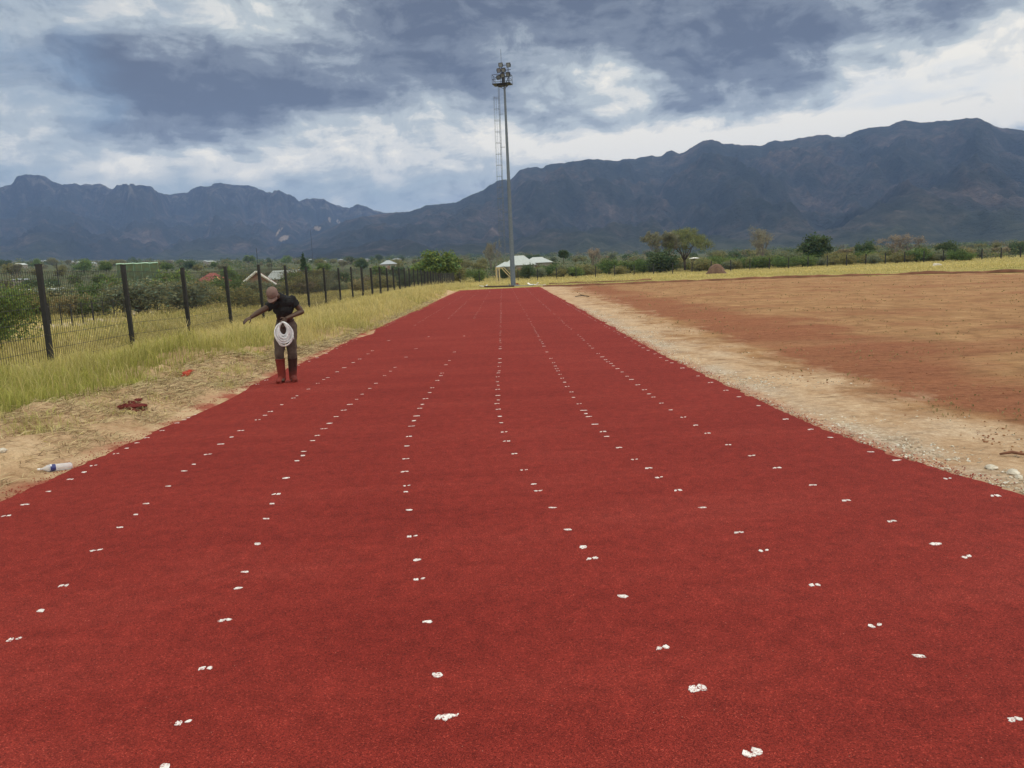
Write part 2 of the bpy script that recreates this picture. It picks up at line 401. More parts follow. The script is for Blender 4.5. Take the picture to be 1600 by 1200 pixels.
# --- sandy verge on the left
VB = [(0,668), (90,640), (150,622), (230,612), (282,600), (300,575), (345,562), (400,566), (440,562), (500,545), (560,528), (620,500), (660,482), (700,461)]
vb = sorted([(GT(*p)[1], GT(*p)[0]) for p in VB])
def grass_x(y):                            # where the grass begins, left of the sand
    return float(np.interp(y, [p[0] for p in vb], [p[1] for p in vb], left=-6.6, right=-4.5))
def sand_mat():
    k = Mat('verge_sand', .95, .1); p = k.pos(); A = k.attr('edge_dist').outputs['Fac']
    n2 = k.noise(p, 1.3, 5, .6); n3 = k.noise(p, 9, 6, .7); n4 = k.noise(p, 55, 4, .7)
    c = k.ramp(k.math('ADD', k.math('MULTIPLY', n2, .6), k.math('MULTIPLY', n3, .4)), (.32, (.34, .21, .115)), (.5, (.50, .345, .21)), (.68, (.63, .48, .315)))
    litter = k.noise(p, 16, 6, .75, .8, stretch=(1, .45, 1)); c = k.mix(k.rng(litter, .54, .66, 0, .6), c, (.20, .14, .065))
    ds = k.math('MULTIPLY', k.rng(A, .30, -.02), k.rng(k.noise(p, 2.2, 4), .42, .58)); c = k.mix(k.math('MULTIPLY', ds, .85), c, (.30, .05, .038))
    c = k.mix(.7, c, k.ramp(n4, (.25, (.6, .58, .55)), (.75, (1.2, 1.2, 1.2))), 'MULTIPLY')
    k.color(c); k.bump(k.math('ADD', n3, k.math('MULTIPLY', n4, .3)), .9, .06); return k.m
def sandy_verge():
    ss = np.arange(-.25, 4.2, .1); ys = np.concatenate([np.arange(-4, 20, .12), np.arange(20, 62.5, .4)])
    vs, A = [], []
    for y in ys:
        for s in ss:
            y = float(y); x = XL(min(y, 59)) - float(s); A.append(float(s)); vs.append((x, y, gz(x, y) + .006 - (.015 if s < -.1 else 0)))
    n = len(ss); fs = [[j*n+i+1, j*n+i, (j+1)*n+i, (j+1)*n+i+1] for j in range(len(ys)-1) for i in range(n-1)]
    o = npmesh('sandy_verge', vs, fs, sand_mat(), attrs={'edge_dist': A}, smooth=True)
    tag(o, 'lumpy sandy verge along the left edge of the track', 'verge', kind='structure')
sandy_verge()

# --- ground: one sheet to beyond the mountains' feet
PATCH = [(*G(px, py)[:2], a, b) for px, py, a, b in ((122,506,2.6,1.5), (92,512,1.8,.9), (150,499,2.4,1.1), (238,487,3.5,1.6), (290,480,3.5,1.5), (205,492,2.0,1.0), (20,528,1.6,.8))]
def ground():
    rs = [0.0] + list(np.geomspace(1.5, 9000, 190)); na = 560
    vs, fs, green, sand = [(0, 0, -.06)], [], [0], [0]
    for r in rs[1:]:
        for i in range(na):
            a = -math.pi + 2*math.pi*i/na; x, y = r*math.sin(a), r*math.cos(a)
            z = gz(x, y) - (.03 if -8 < x < 80 and -10 < y < 84 else 0)
            vs.append((x, y, z))
            green.append(sst(135, 240, r))
            sand.append(max(math.exp(-(((x-cx)/wa)**2+((y-cy)/wb)**2)) for cx, cy, wa, wb in PATCH))
    for i in range(na): fs.append([0, 1+(i+1) % na, 1+i])
    for j in range(len(rs)-2):
        for i in range(na):
            b = 1+j*na; fs.append([b+i, b+(i+1) % na, b+na+(i+1) % na, b+na+i])
    k = Mat('grassland', .95, .1); p = k.pos()
    n1 = k.noise(p, .08, 5, .6); n2 = k.noise(p, .9, 5, .65); n3 = k.noise(p, 14, 5, .7)
    c = k.ramp(n2, (.3, (.28, .21, .075)), (.5, (.40, .31, .115)), (.7, (.50, .41, .17)))
    c = k.mix(k.rng(n1, .5, .62, 0, .55), c, (.19, .19, .055))
    far = k.ramp(k.noise(p, .02, 6, .65), (.35, (.05, .062, .03)), (.55, (.085, .092, .045)), (.72, (.15, .135, .075)))
    c = k.mix(k.attr('green').outputs['Fac'], c, far)
    c = k.mix(k.rng(k.math('ADD', k.attr('bare').outputs['Fac'], k.math('MULTIPLY', k.math('SUBTRACT', n2, .5), .6)), .45, .62), c, (.52, .43, .30))
    c = k.mix(.6, c, k.ramp(n3, (.3, (.62, .62, .6)), (.7, (1.2, 1.2, 1.2))), 'MULTIPLY')
    k.color(c); k.bump(n3, .6, .08)
    o = npmesh('ground', vs, fs, k.m, attrs={'green': green, 'bare': sand}, smooth=True)
    tag(o, 'dry grassland plain reaching to the foot of the mountains', 'ground', kind='structure')
ground()

# ------------------------------------------------------------------ mountains
SKY_L = [(-500,300), (-300,262), (-150,285), (-60,278), (0,300), (18,296), (28,287), (42,284), (55,286), (72,288), (84,296), (100,299), (115,295), (130,293), (145,292), (160,295), (172,301), (195,301), (215,306), (235,308), (250,310), (262,306), (280,303), (292,303), (310,298), (330,297),
         (350,297), (372,297), (390,299), (402,303), (418,309), (427,312), (429,307), (440,307), (452,310), (462,316), (468,323), (480,318), (492,317), (505,318), (514,323), (530,325), (545,330), (556,326), (568,328), (583,335), (640,338), (760,345), (900,350), (1400,350), (2200, 350)]
SKY_R = [(-300,430), (380,415), (430,398), (465,380), (500,364), (535,347), (560,340), (583,336), (605,333), (618,332), (640,331), (655,326), (665,321), (680,320), (695,318), (712,317), (725,310), (740,303), (755,298), (764,290), (775,284), (786,281), (795,283), (803,276), (812,266), (825,262), (838,261), (848,264), (853,258), (862,256), (880,255),
         (900,252), (920,249), (945,250), (966,252), (972,249), (983,248), (992,249), (1000,246), (1018,243), (1024,245), (1036,243), (1042,237), (1050,235), (1058,239), (1062,241), (1072,236), (1085,228), (1097,221), (1110,218), (1122,221), (1130,225), (1145,225), (1160,227), (1175,227), (1190,228), (1202,222), (1211,220),
         (1222,221), (1240,218), (1262,214), (1280,211), (1292,211), (1305,214), (1320,214), (1335,206), (1347,202), (1365,199), (1390,197), (1402,191), (1415,188), (1428,190), (1440,192), (1460,190), (1472,189), (1490,188), (1510,185), (1527,184), (1540,190), (1555,197), (1566,201), (1580,201), (1600,204), (1680,215), (1800,205), (1950,240), (2200,270), (2500, 330)]
def mountain_mat():
    k = Mat('mountain_scrub', 1.0, .05); p = k.pos(); A = k.attr('cliff').outputs['Fac']
    n1 = k.noise(p, .0042, 7, .62); n2 = k.noise(p, .02, 7, .68, .3); n3 = k.noise(p, .09, 5, .7)
    c = k.ramp(k.math('ADD', k.math('MULTIPLY', n1, .55), k.math('MULTIPLY', n2, .45)), (.36, (.014, .020, .014)), (.50, (.031, .035, .029)), (.59, (.080, .066, .057)), (.70, (.20, .155, .130)))
    rock = k.noise(p, .022, 6, .7, .3, stretch=(1, 1, .14))
    rc = k.ramp(rock, (.36, (.012, .013, .014)), (.52, (.040, .040, .040)), (.66, (.15, .135, .122)))
    c = k.mix(k.rng(k.math('ADD', A, k.math('MULTIPLY', k.math('SUBTRACT', n2, .5), .8)), .35, .65), c, rc)
    c = k.mix(.75, c, k.ramp(n3, (.3, (.55, .55, .55)), (.7, (1.3, 1.3, 1.3))), 'MULTIPLY')
    c = k.mix(k.attr('green').outputs['Fac'], c, k.ramp(n2, (.35, (.028, .040, .022)), (.65, (.085, .095, .055))))
    c = k.mix(k.rng(k.math('ADD', k.attr('scar').outputs['Fac'], k.math('MULTIPLY', k.math('SUBTRACT', n2, .5), .9)), .45, .62), c, k.ramp(n3, (.3, (.17, .135, .105)), (.7, (.42, .34, .27))))
    k.color(c); k.bump(k.math('ADD', n2, k.math('MULTIPLY', n3, .5)), .9, 38); return k.m
MMAT = mountain_mat()
def mountains(name, label, sky, r0, rr, a0, a1, cliffy, seed, scars=()):
    pa = [AE(*p) for p in sky]; az = [p[0] for p in pa]; el = [p[1] for p in pa]
    cols = np.arange(R(a0), R(a1), R(.11)); ts = np.concatenate([np.linspace(0, 1, 100), 1+np.linspace(.02, .6, 14)])
    sc = [(*AE(px, py), w/F, h/F, s) for px, py, w, h, s in scars]
    vs, cl, gr, sr = [], [], [], []
    for a in cols:
        a = float(a); e = float(np.interp(a, az, el)); e += R(.05)*fbm(a*130, seed, 0, 4) + R(.05)*abs(fbm(a*420, seed+3, 0, 3))
        Rr = rr + 260*fbm(a*7, seed, 2); ux = a*rr/420.0
        for t in ts:
            t = float(t); r = r0 + (Rr-r0)*t; x, y = r*math.sin(a), r*math.cos(a)
            zr = EYE + Rr*math.tan(e); zb = far_slope(r0*math.sin(a), r0*math.cos(a)) - 6
            n = fbm(x/520, y/520, seed, 6); rid = 1-abs(fbm(x/380, y/700, seed+5, 5))*1.8
            spur = 1-abs(2*((ux*.55+.35*fbm(ux, t*2, seed)) % 1)-1)          # spurs running down towards the plain
            if t <= 1:
                edge = .80 + .10*fbm(a*22, seed+9, 0, 4) + .03*spur
                slope = .70*(t**1.5) + .30*t*t
                cf = sst(edge-.055, edge+.085, t)
                pr_c = .58*min(t/edge, 1)**1.45 + .42*cf
                pr = slope*(1-cliffy) + pr_c*cliffy
                w = math.sin(math.pi*min(t, 1)**1.25)
                gl = 1-abs(fbm(x/150, y/420, seed+8, 4))*2.2
                pr += w*(.17*(rid-.45) + .11*(spur-.5) + .13*n + .085*(gl-.4))
                pr = min(pr, .985+.015*t) if t < .985 else pr
                pr = max(pr, 0)
                k_ = cliffy*cf*(1 if t < 1 else .5)
            else:
                pr = 1 - (t-1)*.55 + .0; k_ = 0
            z = zb + (zr-zb)*pr
            vs.append((x, y, z)); cl.append(k_); gr.append((1-sst(.06, .34, t + .12*n))*.8)
            ee = math.atan2(z-EYE, r); q = 0
            for (sa, se, sw, sh, sl) in sc:
                da, de = a-sa, ee-se; da2 = da + sl*de
                q = max(q, (.47 if sw > 8.5/F else 1)*math.exp(-((da2/sw)**2 + (de/sh)**2)))
            sr.append(q if t < .99 else 0)
    n = len(ts); fs = np.array([[j*n+i, (j+1)*n+i, (j+1)*n+i+1, j*n+i+1] for j in range(len(cols)-1) for i in range(n-1)])
    o = npmesh(name, vs, fs, MMAT, smooth=True, attrs={'cliff': cl, 'green': gr, 'scar': sr}); tag(o, label, 'mountains', kind='structure')
mountains('cliff_mountains', 'distant blue hazy cliff mountains on the left', SKY_L, 2400, 5200, -56, 34, .9, 11, [(443,373,8,5,-1.0), (497,357,8,4,.4), (325,349,9,9,.3), (528,346,3,5,.5), (436,362,3,8,-.8), (515,343,2.5,5,0)])
mountains('ridge_mountains', 'long dark hazy mountain ridge rising to the right', SKY_R, 1500, 3600, -24, 62, .25, 37)

# ------------------------------------------------------------------ haze
def haze():
    b = MB().box((0, 3400, 375), (15000, 11000, 770)); o = b.build('haze', bpy.data.materials.new('haze_air'))
    mt = o.data.materials[0]; mt.use_nodes = True; nt = mt.node_tree; nt.nodes.clear()
    v = nt.nodes.new('ShaderNodeVolumePrincipled'); v.inputs['Color'].default_value = (.35, .54, 1.0, 1); v.inputs['Density'].default_value = HAZE
    v.inputs['Anisotropy'].default_value = .0
    out = nt.nodes.new('ShaderNodeOutputMaterial'); nt.links.new(v.outputs[0], out.inputs['Volume'])
    tag(o, 'thin blue air haze over the whole plain', 'haze', kind='stuff')
HAZE = 1.08e-4
haze()

# ------------------------------------------------------------------ paint marks on the track
PAINT = Mat('white_paint', .75, .3)
_p = PAINT.pos(); PAINT.color(PAINT.mix(PAINT.rng(PAINT.noise(_p, 95, 4, .75), .52, .60), PAINT.ramp(PAINT.noise(_p, 30, 3), (.3, (.60, .58, .57)), (.7, (.82, .81, .80))), (.30, .07, .06)))
PAINT.bump(PAINT.voro(_p, 190), .6, .005); PAINT = PAINT.m
# photo pixels of the marks, line by line from the left; an s marks a single round dot, everything else is a pair of dabs
DOTS = [
 '10,806 39,788.5 76,768 110,749 131,738s 146,727.5 181,709 198,700.5 214.5,692s 230,684 253.5,672.8 277,661 288,656 294.5,652.7s 302.7,648 318,640.7 333.5,632.6 347,625.7 356,620.7 381,610 402,600.5 416,594 465,571 483,564.5 495.5,559 510,552.5',
 '22,999 64,954s 100,915 150,860 188,824 212,804s 228.5,787 263,759.8 288,736 303,725.5s 324.5,710 345,694 362,683s 376.5,672.8 402.5,656 414.5,649s 422.5,643 440,632.5 459,622 464,618.5s 482,608 496.5,599 506,593 512.5,590 527,581 538,574.5 552,566.5 562,561 575,553 582,548 607.5,532 648,508',
 '258,1197s 286,1129 322,1044 352,969 373,919s 382.7,893.7 402,850 416.5,810.5 425,787s 432,772 447,747 464.5,720 473,712s 475,705.5 489,688.5 496,680.5 506,670 515,661.5 525.5,651 537,641 546.5,632 557.5,624 566,616 578,607 587.5,599 601,587 610.5,580 617.5,574 634.5,558 650,545 670,526 701,497.5',
 '696.7,1121 682.7,1055 668,971.7 655,905 652.7,874.7s 644,838 639,797 634,768.5s 635.5,759 633,737 634,717 636,697 639,682 643,666 647,657.5s 651,650 656,638 660,632s 665,623 671,613.5 675.5,606 683.5,594.5 689,587 691,583 697,570 702.5,563.5 710,550 725,525 741,497',
 '1173.5,1176 1090,1075.6 1034.8,1012 972.6,932 925,872.6 911.7,855s 888,827.5 864,793.3 841,767 834.4,756.5s 818.7,734.4 804,709 791.5,689.3 787.7,675 783.5,660.5 781,650.7s 779,639.5 777,630.7 778.4,625s 778,618 777.6,608.5 778.4,602s 777.6,596.5 777.6,588.8 779,582.7 780,579.5 780,572.5 781,566.7 781,560.5 781.5,545',
 '1586,1124 1437,1025 1368,977.6 1273,914 1193.6,860.4 1154.5,832 1098,793 1059,766 1030,746 1014,731.5 991.5,718 967.5,699.5 948,682 942,674.4 929.6,663 920,651 915.7,646.4s 912,641.3 905,631 896,621 893,612.5 886.4,604 882,597.3 878.4,591 875,585 872,579.5 870,576 867.7,572 865,566.7 861,560 854.7,550 850,541',
 '1511,870 1462,850 1394,814.4 1322.6,782 1270,758 1214,731 1175,712 1138,695 1105,677 1087,664.5 1068,652 1048,640.5 1033.6,630 1021,620.5 1014.4,615.5s 1007,609 996.8,601.3 986.7,593 980,588 972,581.3 965,576 958.7,571.7 954.7,568 950,565.3 946,562 941,557.6 934.7,552.5 926,544',
 '1554.5,774.5 1481,747.8 1401,719.3 1361,706 1298,683.5 1266.6,671 1228,655 1185,634 1155,620 1134,610 1110,597.6 1090.7,587.5 1066,575 1050,567 1042,563.5 1032.5,558.7 1023.5,553 1013,547.5 1005,543.5']
FAR_END = [(724,453.5), (740,452), (752,451), (768,450.5), (783.5,450), (799,449.5), (819,449), (840,449)]
ORD = ['first', 'second', 'third', 'fourth', 'fifth', 'sixth', 'seventh', 'eighth']
def dab(mb, cx, cy, w, d, z, seed, n=26):
    w *= .88; d *= .86; vs = []
    rr_ = random.Random(seed*7+3)
    if seed % 3 != 1: n = rr_.choice((6, 7, 8, 9))
    for k in range(n):
        a = 2*math.pi*(k+rr_.uniform(-.3, .3)*(n < 12))/n; ca, sa = math.cos(a), math.sin(a)
        q = (rr_.uniform(.72, 1.12) if n < 12 else 1)* (abs(ca)**3.0 + abs(sa)**3.0)**(-1/3.0)*(1 + .50*fbm(ca*2.2+seed*3.1, sa*2.2, seed, 4))
        vs.append((cx + q*ca*w/2 + (cy + q*sa*d/2)*(.28 if seed % 2 else -.1), cy + q*sa*d/2))
    mb.add([(x, y, z) for x, y in vs] + [(x*1.0, y, z-.006) for x, y in vs], [list(range(n))] + [[k, (k+1) % n, n+(k+1) % n, n+k][::-1] for k in range(n)])
def mark_mesh(kind, seed):
    mb = MB(); r = random.Random(seed)
    if kind == 's': dab(mb, 0, 0, .046, .047, .0145, seed)
    elif kind == 'split': dab(mb, -.020, -.003, .042, .045, .0145, seed); dab(mb, .022, .004, .044, .040, .0145, seed+5); dab(mb, 0, -.012, .03, .016, .0143, seed+8)
    elif kind == 'big': dab(mb, 0, 0, .055, .06, .0145, seed); dab(mb, .033, .012, .02, .02, .0143, seed+2); dab(mb, -.03, 0, .03, .04, .0142, seed+4)
    else:
        g = r.uniform(.001, .006); w1 = r.uniform(.026, .034); w2 = r.uniform(.026, .034); d = r.uniform(.032, .048)
        if r.random() < .25: dab(mb, 0, 0, .066, d*.9, .0145, seed)
        else:
            dab(mb, -(g+w1)/2, -r.uniform(0, .006), w1, d, .0145, seed); dab(mb, (g+w2)/2, r.uniform(0, .008), w2, d*r.uniform(.75, 1.05), .0145, seed+5)
    o = mb.build('paint_mark', PAINT); me = o.data; bpy.data.objects.remove(o); return me
PAIRS = [mark_mesh('p', i) for i in range(14)]; SINGLES = [mark_mesh('s', 40+i) for i in range(5)]; BIG = mark_mesh('big', 77)
BIGM = [mark_mesh('split', 90+i) for i in range(3)]
extra = []
def mark(me, x, y, label, group, rz, sc):
    o = bpy.data.objects.new('paint_mark', me); link(o); o.location = (x, y, far_slope(x, y)); o.rotation_euler = (0, 0, rz); o.scale = (sc[0], sc[1], 1)
    tag(o, label, 'paint mark', group); return o
for li, line in enumerate(DOTS):
    pts = []
    for q in line.split():
        s_ = q.endswith('s'); px, py = map(float, q.rstrip('s').split(',')); g_ = G(px, py, .012); pts.append((g_[0], g_[1], s_, py))
    for i, (x, y, s_, py) in enumerate(pts):
        grp = 'white paint marks of the %s dotted line from the left' % ORD[li]
        if li == 3 and i == 0: mark(BIG, x, y, 'large round white paint splodge nearest the camera in the middle of the track', grp, 0, (1, 1)); continue
        if li == 4 and i < 2: mark(BIGM[i], x, y, ['bottommost speckled white paint mark, nearest the camera right of the centre', 'speckled split white paint mark just beyond the bottommost one right of centre'][i], grp, 0, (.92, 1.2)); continue
        lab = ('single white paint dot in the %s dotted line from the left of the track' if s_ else 'short white paint dash in the %s dotted line from the left of the track') % ORD[li]
        mark(random.choice(SINGLES if s_ else PAIRS), x, y, lab, grp, R(random.uniform(-8, 8)), (random.uniform(.9, 1.1), random.uniform(.85, 1.2)*(1.0 if y < 12 else 1.15)))
    ex, ey = G(*FAR_END[li], .012)[:2]; x0, y0 = pts[-1][:2]; y = y0
    while y < ey - .3:
        y += random.uniform(.38, .55); t = (y-y0)/(ey-y0); extra.append((x0+(ex-x0)*t + random.uniform(-.012, .012), y))
mb = MB()
for i, (x, y) in enumerate(extra):
    z = .016 + far_slope(x, y); w, d = random.uniform(.03, .052), random.uniform(.02, .04)
    if random.random() < .3: continue
    mb.add([(x-w/2, y-d/2, z), (x+w/2, y-d/2, z), (x+w/2, y+d/2, z), (x-w/2, y+d/2, z)], [[0, 1, 2, 3]])
tag(mb.build('paint_marks', PAINT), 'far ends of the dotted white paint lines along the track', 'paint marks', kind='stuff')

# ------------------------------------------------------------------ grass
def blades(pts, h, w, lean, root, tip, seed=0, plume=.25):
    """pts (n,3), per-blade arrays h and w -> verts, faces, colours"""
    g = np.random.default_rng(seed); n = len(pts)
    a = g.uniform(0, 2*np.pi, n); b = g.uniform(0, 2*np.pi, n); ln = lean*g.uniform(.2, 1.0, n)
    side = np.stack([np.cos(a), np.sin(a), np.zeros(n)], 1)*w[:, None]*.5
    dx = np.stack([np.cos(b)*ln, np.sin(b)*ln, np.zeros(n)], 1)*h[:, None]
    upv = np.stack([np.zeros(n), np.zeros(n), h], 1)
    pl = np.where(g.uniform(size=n) < plume, 2.3, .75)[:, None]; bs = np.where(pl > 1, .5, 1.0); hm = np.where(pl > 1, .72, .55)
    v = np.stack([pts-side*bs, pts+side*bs, pts+upv*hm+dx*.28+side*pl, pts+upv*hm+dx*.28-side*pl, pts+upv*(1-.25*ln)[:, None]+dx], 1).reshape(-1, 3)
    i = np.arange(n)[:, None]*5
    f = np.concatenate([i+np.array([[0, 1, 2]]), i+np.array([[0, 2, 3]]), i+np.array([[3, 2, 4]])], 0)
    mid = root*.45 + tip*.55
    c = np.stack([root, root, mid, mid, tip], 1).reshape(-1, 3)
    return v, f, c
LEAFY = Mat('grass_blade', .75, .15); LEAFY.color(LEAFY.attr('tint').outputs['Color'])
def translucent(k, amount):
    d = k.N('ShaderNodeBsdfTranslucent'); k.L(k.attr('tint').outputs['Color'], d.inputs[0]); mx = k.N('ShaderNodeMixShader'); mx.inputs[0].default_value = amount
    out = [n for n in k.nt.nodes if n.type == 'OUTPUT_MATERIAL'][0]; k.L(k.b.outputs[0], mx.inputs[1]); k.L(d.outputs[0], mx.inputs[2]); k.L(mx.outputs[0], out.inputs[0])
translucent(LEAFY, .35); LEAFY = LEAFY.m
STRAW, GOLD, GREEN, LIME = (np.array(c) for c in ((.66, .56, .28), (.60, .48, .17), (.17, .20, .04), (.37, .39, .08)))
def nf(x, y, s, z=0): return np.array([fbm(a*s, b*s, z, 3) for a, b in zip(x, y)])
def grass_patch(name, label, n, sample, hf, wf, greenf, seed, lean=.55):
    g = np.random.default_rng(seed)
    xy = sample(g, n); x, y = xy[:, 0], xy[:, 1]
    dens = nf(x, y, .55, seed)
    keep = g.uniform(-1.0, .35, len(x)) < dens + .45
    for cx, cy, wa, wb in PATCH: keep &= ((x-cx)/wa)**2 + ((y-cy)/wb)**2 > .8
    x, y, dens = x[keep], y[keep], dens[keep]
    z = np.array([gz(a, b) for a, b in zip(x, y)]) - .03
    gr = np.clip(greenf(x, y) + .75*nf(x, y, .30, seed+4) + .25*g.normal(size=len(x)), 0, 1)
    h = hf(x, y)*g.uniform(.55, 1.15, len(x))*(1 + .35*dens)
    w = wf(x, y)
    j = g.uniform(.72, 1.28, (len(x), 1))
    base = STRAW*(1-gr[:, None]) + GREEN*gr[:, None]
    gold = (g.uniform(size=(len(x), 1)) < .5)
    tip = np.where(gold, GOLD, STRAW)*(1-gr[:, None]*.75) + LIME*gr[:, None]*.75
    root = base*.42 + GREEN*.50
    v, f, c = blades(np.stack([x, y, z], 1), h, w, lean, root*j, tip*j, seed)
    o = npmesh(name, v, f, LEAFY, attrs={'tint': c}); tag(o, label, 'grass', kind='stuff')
def samp_strip(g, n):                      # between the sand and the fence, density falling with distance
    y = 5 + 95*g.uniform(size=n)**2.0; e = np.array([grass_x(v) for v in y]) + .35*nf(y*1.0, y*0+3, .9) 
    x = e - .05 - (g.uniform(size=n)**.85)*(e+12.5); return np.stack([x, y], 1)
def strip_h(x, y):
    e = np.array([grass_x(v) for v in y]); return np.clip(.12 + (e-x)*.28, .1, .42)*(1-.45*np.clip((e-x-2.0)/2.5, 0, 1))*(1+.5*nf(x, y, .8, 6))
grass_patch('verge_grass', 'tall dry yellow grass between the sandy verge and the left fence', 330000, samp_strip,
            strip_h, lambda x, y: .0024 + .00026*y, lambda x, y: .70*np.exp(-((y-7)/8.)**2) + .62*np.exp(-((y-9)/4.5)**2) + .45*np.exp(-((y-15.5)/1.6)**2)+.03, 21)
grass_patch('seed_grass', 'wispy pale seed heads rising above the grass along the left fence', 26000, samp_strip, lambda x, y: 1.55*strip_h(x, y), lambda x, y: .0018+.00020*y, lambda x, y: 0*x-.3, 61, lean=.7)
def samp_beyond(g, n):
    y = 8 + 135*g.uniform(size=n)**1.5; x = -11.5 - (6+y*.85)*g.uniform(size=n)**1.3; return np.stack([x, y], 1)
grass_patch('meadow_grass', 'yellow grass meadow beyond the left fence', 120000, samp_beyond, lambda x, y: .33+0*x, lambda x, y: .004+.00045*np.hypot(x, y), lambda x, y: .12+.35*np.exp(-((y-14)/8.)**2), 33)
def samp_far(g, n):
    a = np.radians(g.uniform(-13, 44, n)); re = np.interp(a, fb_a, fb_r); re = np.where(a < fb_a[0], 60, re) + 1.0
    r = re + (215-re)*g.uniform(size=n)**1.35; x, y = r*np.sin(a), r*np.cos(a)
    ok = (y > 62) | (x > 6); ok &= ~((x > -4.6) & (x < 3.2) & (y < 61)); return np.stack([x, y], 1)[ok]
def far_h(x, y):
    a = np.arctan2(x, y); re = np.interp(a, fb_a, fb_r); d = np.hypot(x, y)-re; return .05 + .26*np.clip((d-9)/26, 0, 1)
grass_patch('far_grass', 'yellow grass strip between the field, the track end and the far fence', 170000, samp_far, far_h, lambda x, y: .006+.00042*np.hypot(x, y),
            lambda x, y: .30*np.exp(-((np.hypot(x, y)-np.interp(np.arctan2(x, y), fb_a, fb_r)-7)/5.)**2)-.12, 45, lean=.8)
# cut straw and roots lying on the sand
def straw():
    g = np.random.default_rng(5); n = 56000
    y = 4 + 40*g.uniform(size=n)**2.2; l = np.array([XL(v) for v in y]); e = np.array([grass_x(v) for v in y])
    t = 1-g.uniform(size=n)**1.0*.97; x = l - .12 - (l-.12-e+.4)*t
    q = nf(x, y, 1.1, 2); k = q + g.uniform(-.6, .6, n) + .6*t > .15; x, y = x[k], y[k]; n = len(x)
    z = np.array([gz(a, b) for a, b in zip(x, y)]) + .010
    a = g.uniform(0, 2*np.pi, n); L_ = g.uniform(.04, .26, n); w = .0015+.00018*y
    d = np.stack([np.cos(a)*L_, np.sin(a)*L_, g.uniform(-.006, .05, n)], 1); s = np.stack([-np.sin(a)*w, np.cos(a)*w, w*.5], 1)
    p = np.stack([x, y, z], 1); md = np.stack([-np.sin(a)*L_*.15, np.cos(a)*L_*.15, .015+0*a], 1)
    v = np.stack([p-s, p+s, p+d*.5+md+s, p+d*.5+md-s, p+d], 1).reshape(-1, 3); i = np.arange(n)[:, None]*5
    f = np.concatenate([i+np.array([[0, 1, 2]]), i+np.array([[0, 2, 3]]), i+np.array([[3, 2, 4]])], 0)
    c = np.where(g.uniform(size=(n, 1)) < .62, np.array([[.56, .46, .27]]), np.array([[.19, .13, .07]]))*g.uniform(.7, 1.25, (n, 1))
    tag(npmesh('straw_litter', v, f, LEAFY, attrs={'tint': np.repeat(c, 5, 0)}), 'cut straw and roots lying on the sandy verge', 'straw', kind='stuff')
straw()
def tufts():                               # small weeds on the sand
    pts, hs, gr = [], [], []
    for (px, py, n, h) in ((368,580,260,.16), (355,600,150,.12), (362,605,120,.10), (325,592,60,.1), (480,562,90,.14), (150,640,160,.14), (90,660,140,.14), (60,668,160,.16), (20,672,160,.18), (240,622,90,.12), (410,572,120,.14), (190,650,60,.1), (220,640,60,.09)):
        c = GT(px, py)
        for _ in range(n):
            x, y = c[0]+random.gauss(0, .16), c[1]+random.gauss(0, .2); 
            if x > XL(y)-.12: continue
            pts.append((x, y, gz(x, y)-.01)); hs.append(h*random.uniform(.4, 1)); gr.append(random.random())
    pts, hs, gr = np.array(pts), np.array(hs), np.array(gr)[:, None]
    c = STRAW*(1-gr*.7) + LIME*gr*.7; v, f, c = blades(pts, hs, np.full(len(pts), .006), 1.0, c*.8, c, 3)
    tag(npmesh('verge_weeds', v, f, LEAFY, attrs={'tint': c}), 'small dry weeds growing out of the sandy verge', 'weeds', kind='stuff')
tufts()
def field_weeds():
    g = np.random.default_rng(77); n = 26000; y = 5 + 62*g.uniform(size=n)**1.5; s = 1.3 + (3+y*.95)*g.uniform(size=n); x = np.array([XR(v) for v in y])+s
    k = (nf(x, y, .35, 3)*.9 + nf(x, y, 1.6, 9)*.8 > g.uniform(-.1, .75, n)); r = np.hypot(x, y); k &= r < np.interp(np.arctan2(x, y), fb_a, fb_r)-.5; x, y = x[k], y[k]; n = len(x)
    z = np.array([far_slope(a, b) for a, b in zip(x, y)])+.004; gr = g.uniform(size=(n, 1))**2; c = (np.array([[.33, .25, .12]])*(1-gr)+np.array([[.24, .205, .085]])*gr)*g.uniform(.7, 1.2, (n, 1))
    v, f, c = blades(np.stack([x, y, z], 1), g.uniform(.015, .05, n), .004+.0009*y, 1.6, c*.8, c, 6); tag(npmesh('field_weeds', v, f, LEAFY, attrs={'tint': c}), 'sparse dry weeds scattered over the dirt field', 'weeds', kind='stuff')
field_weeds()

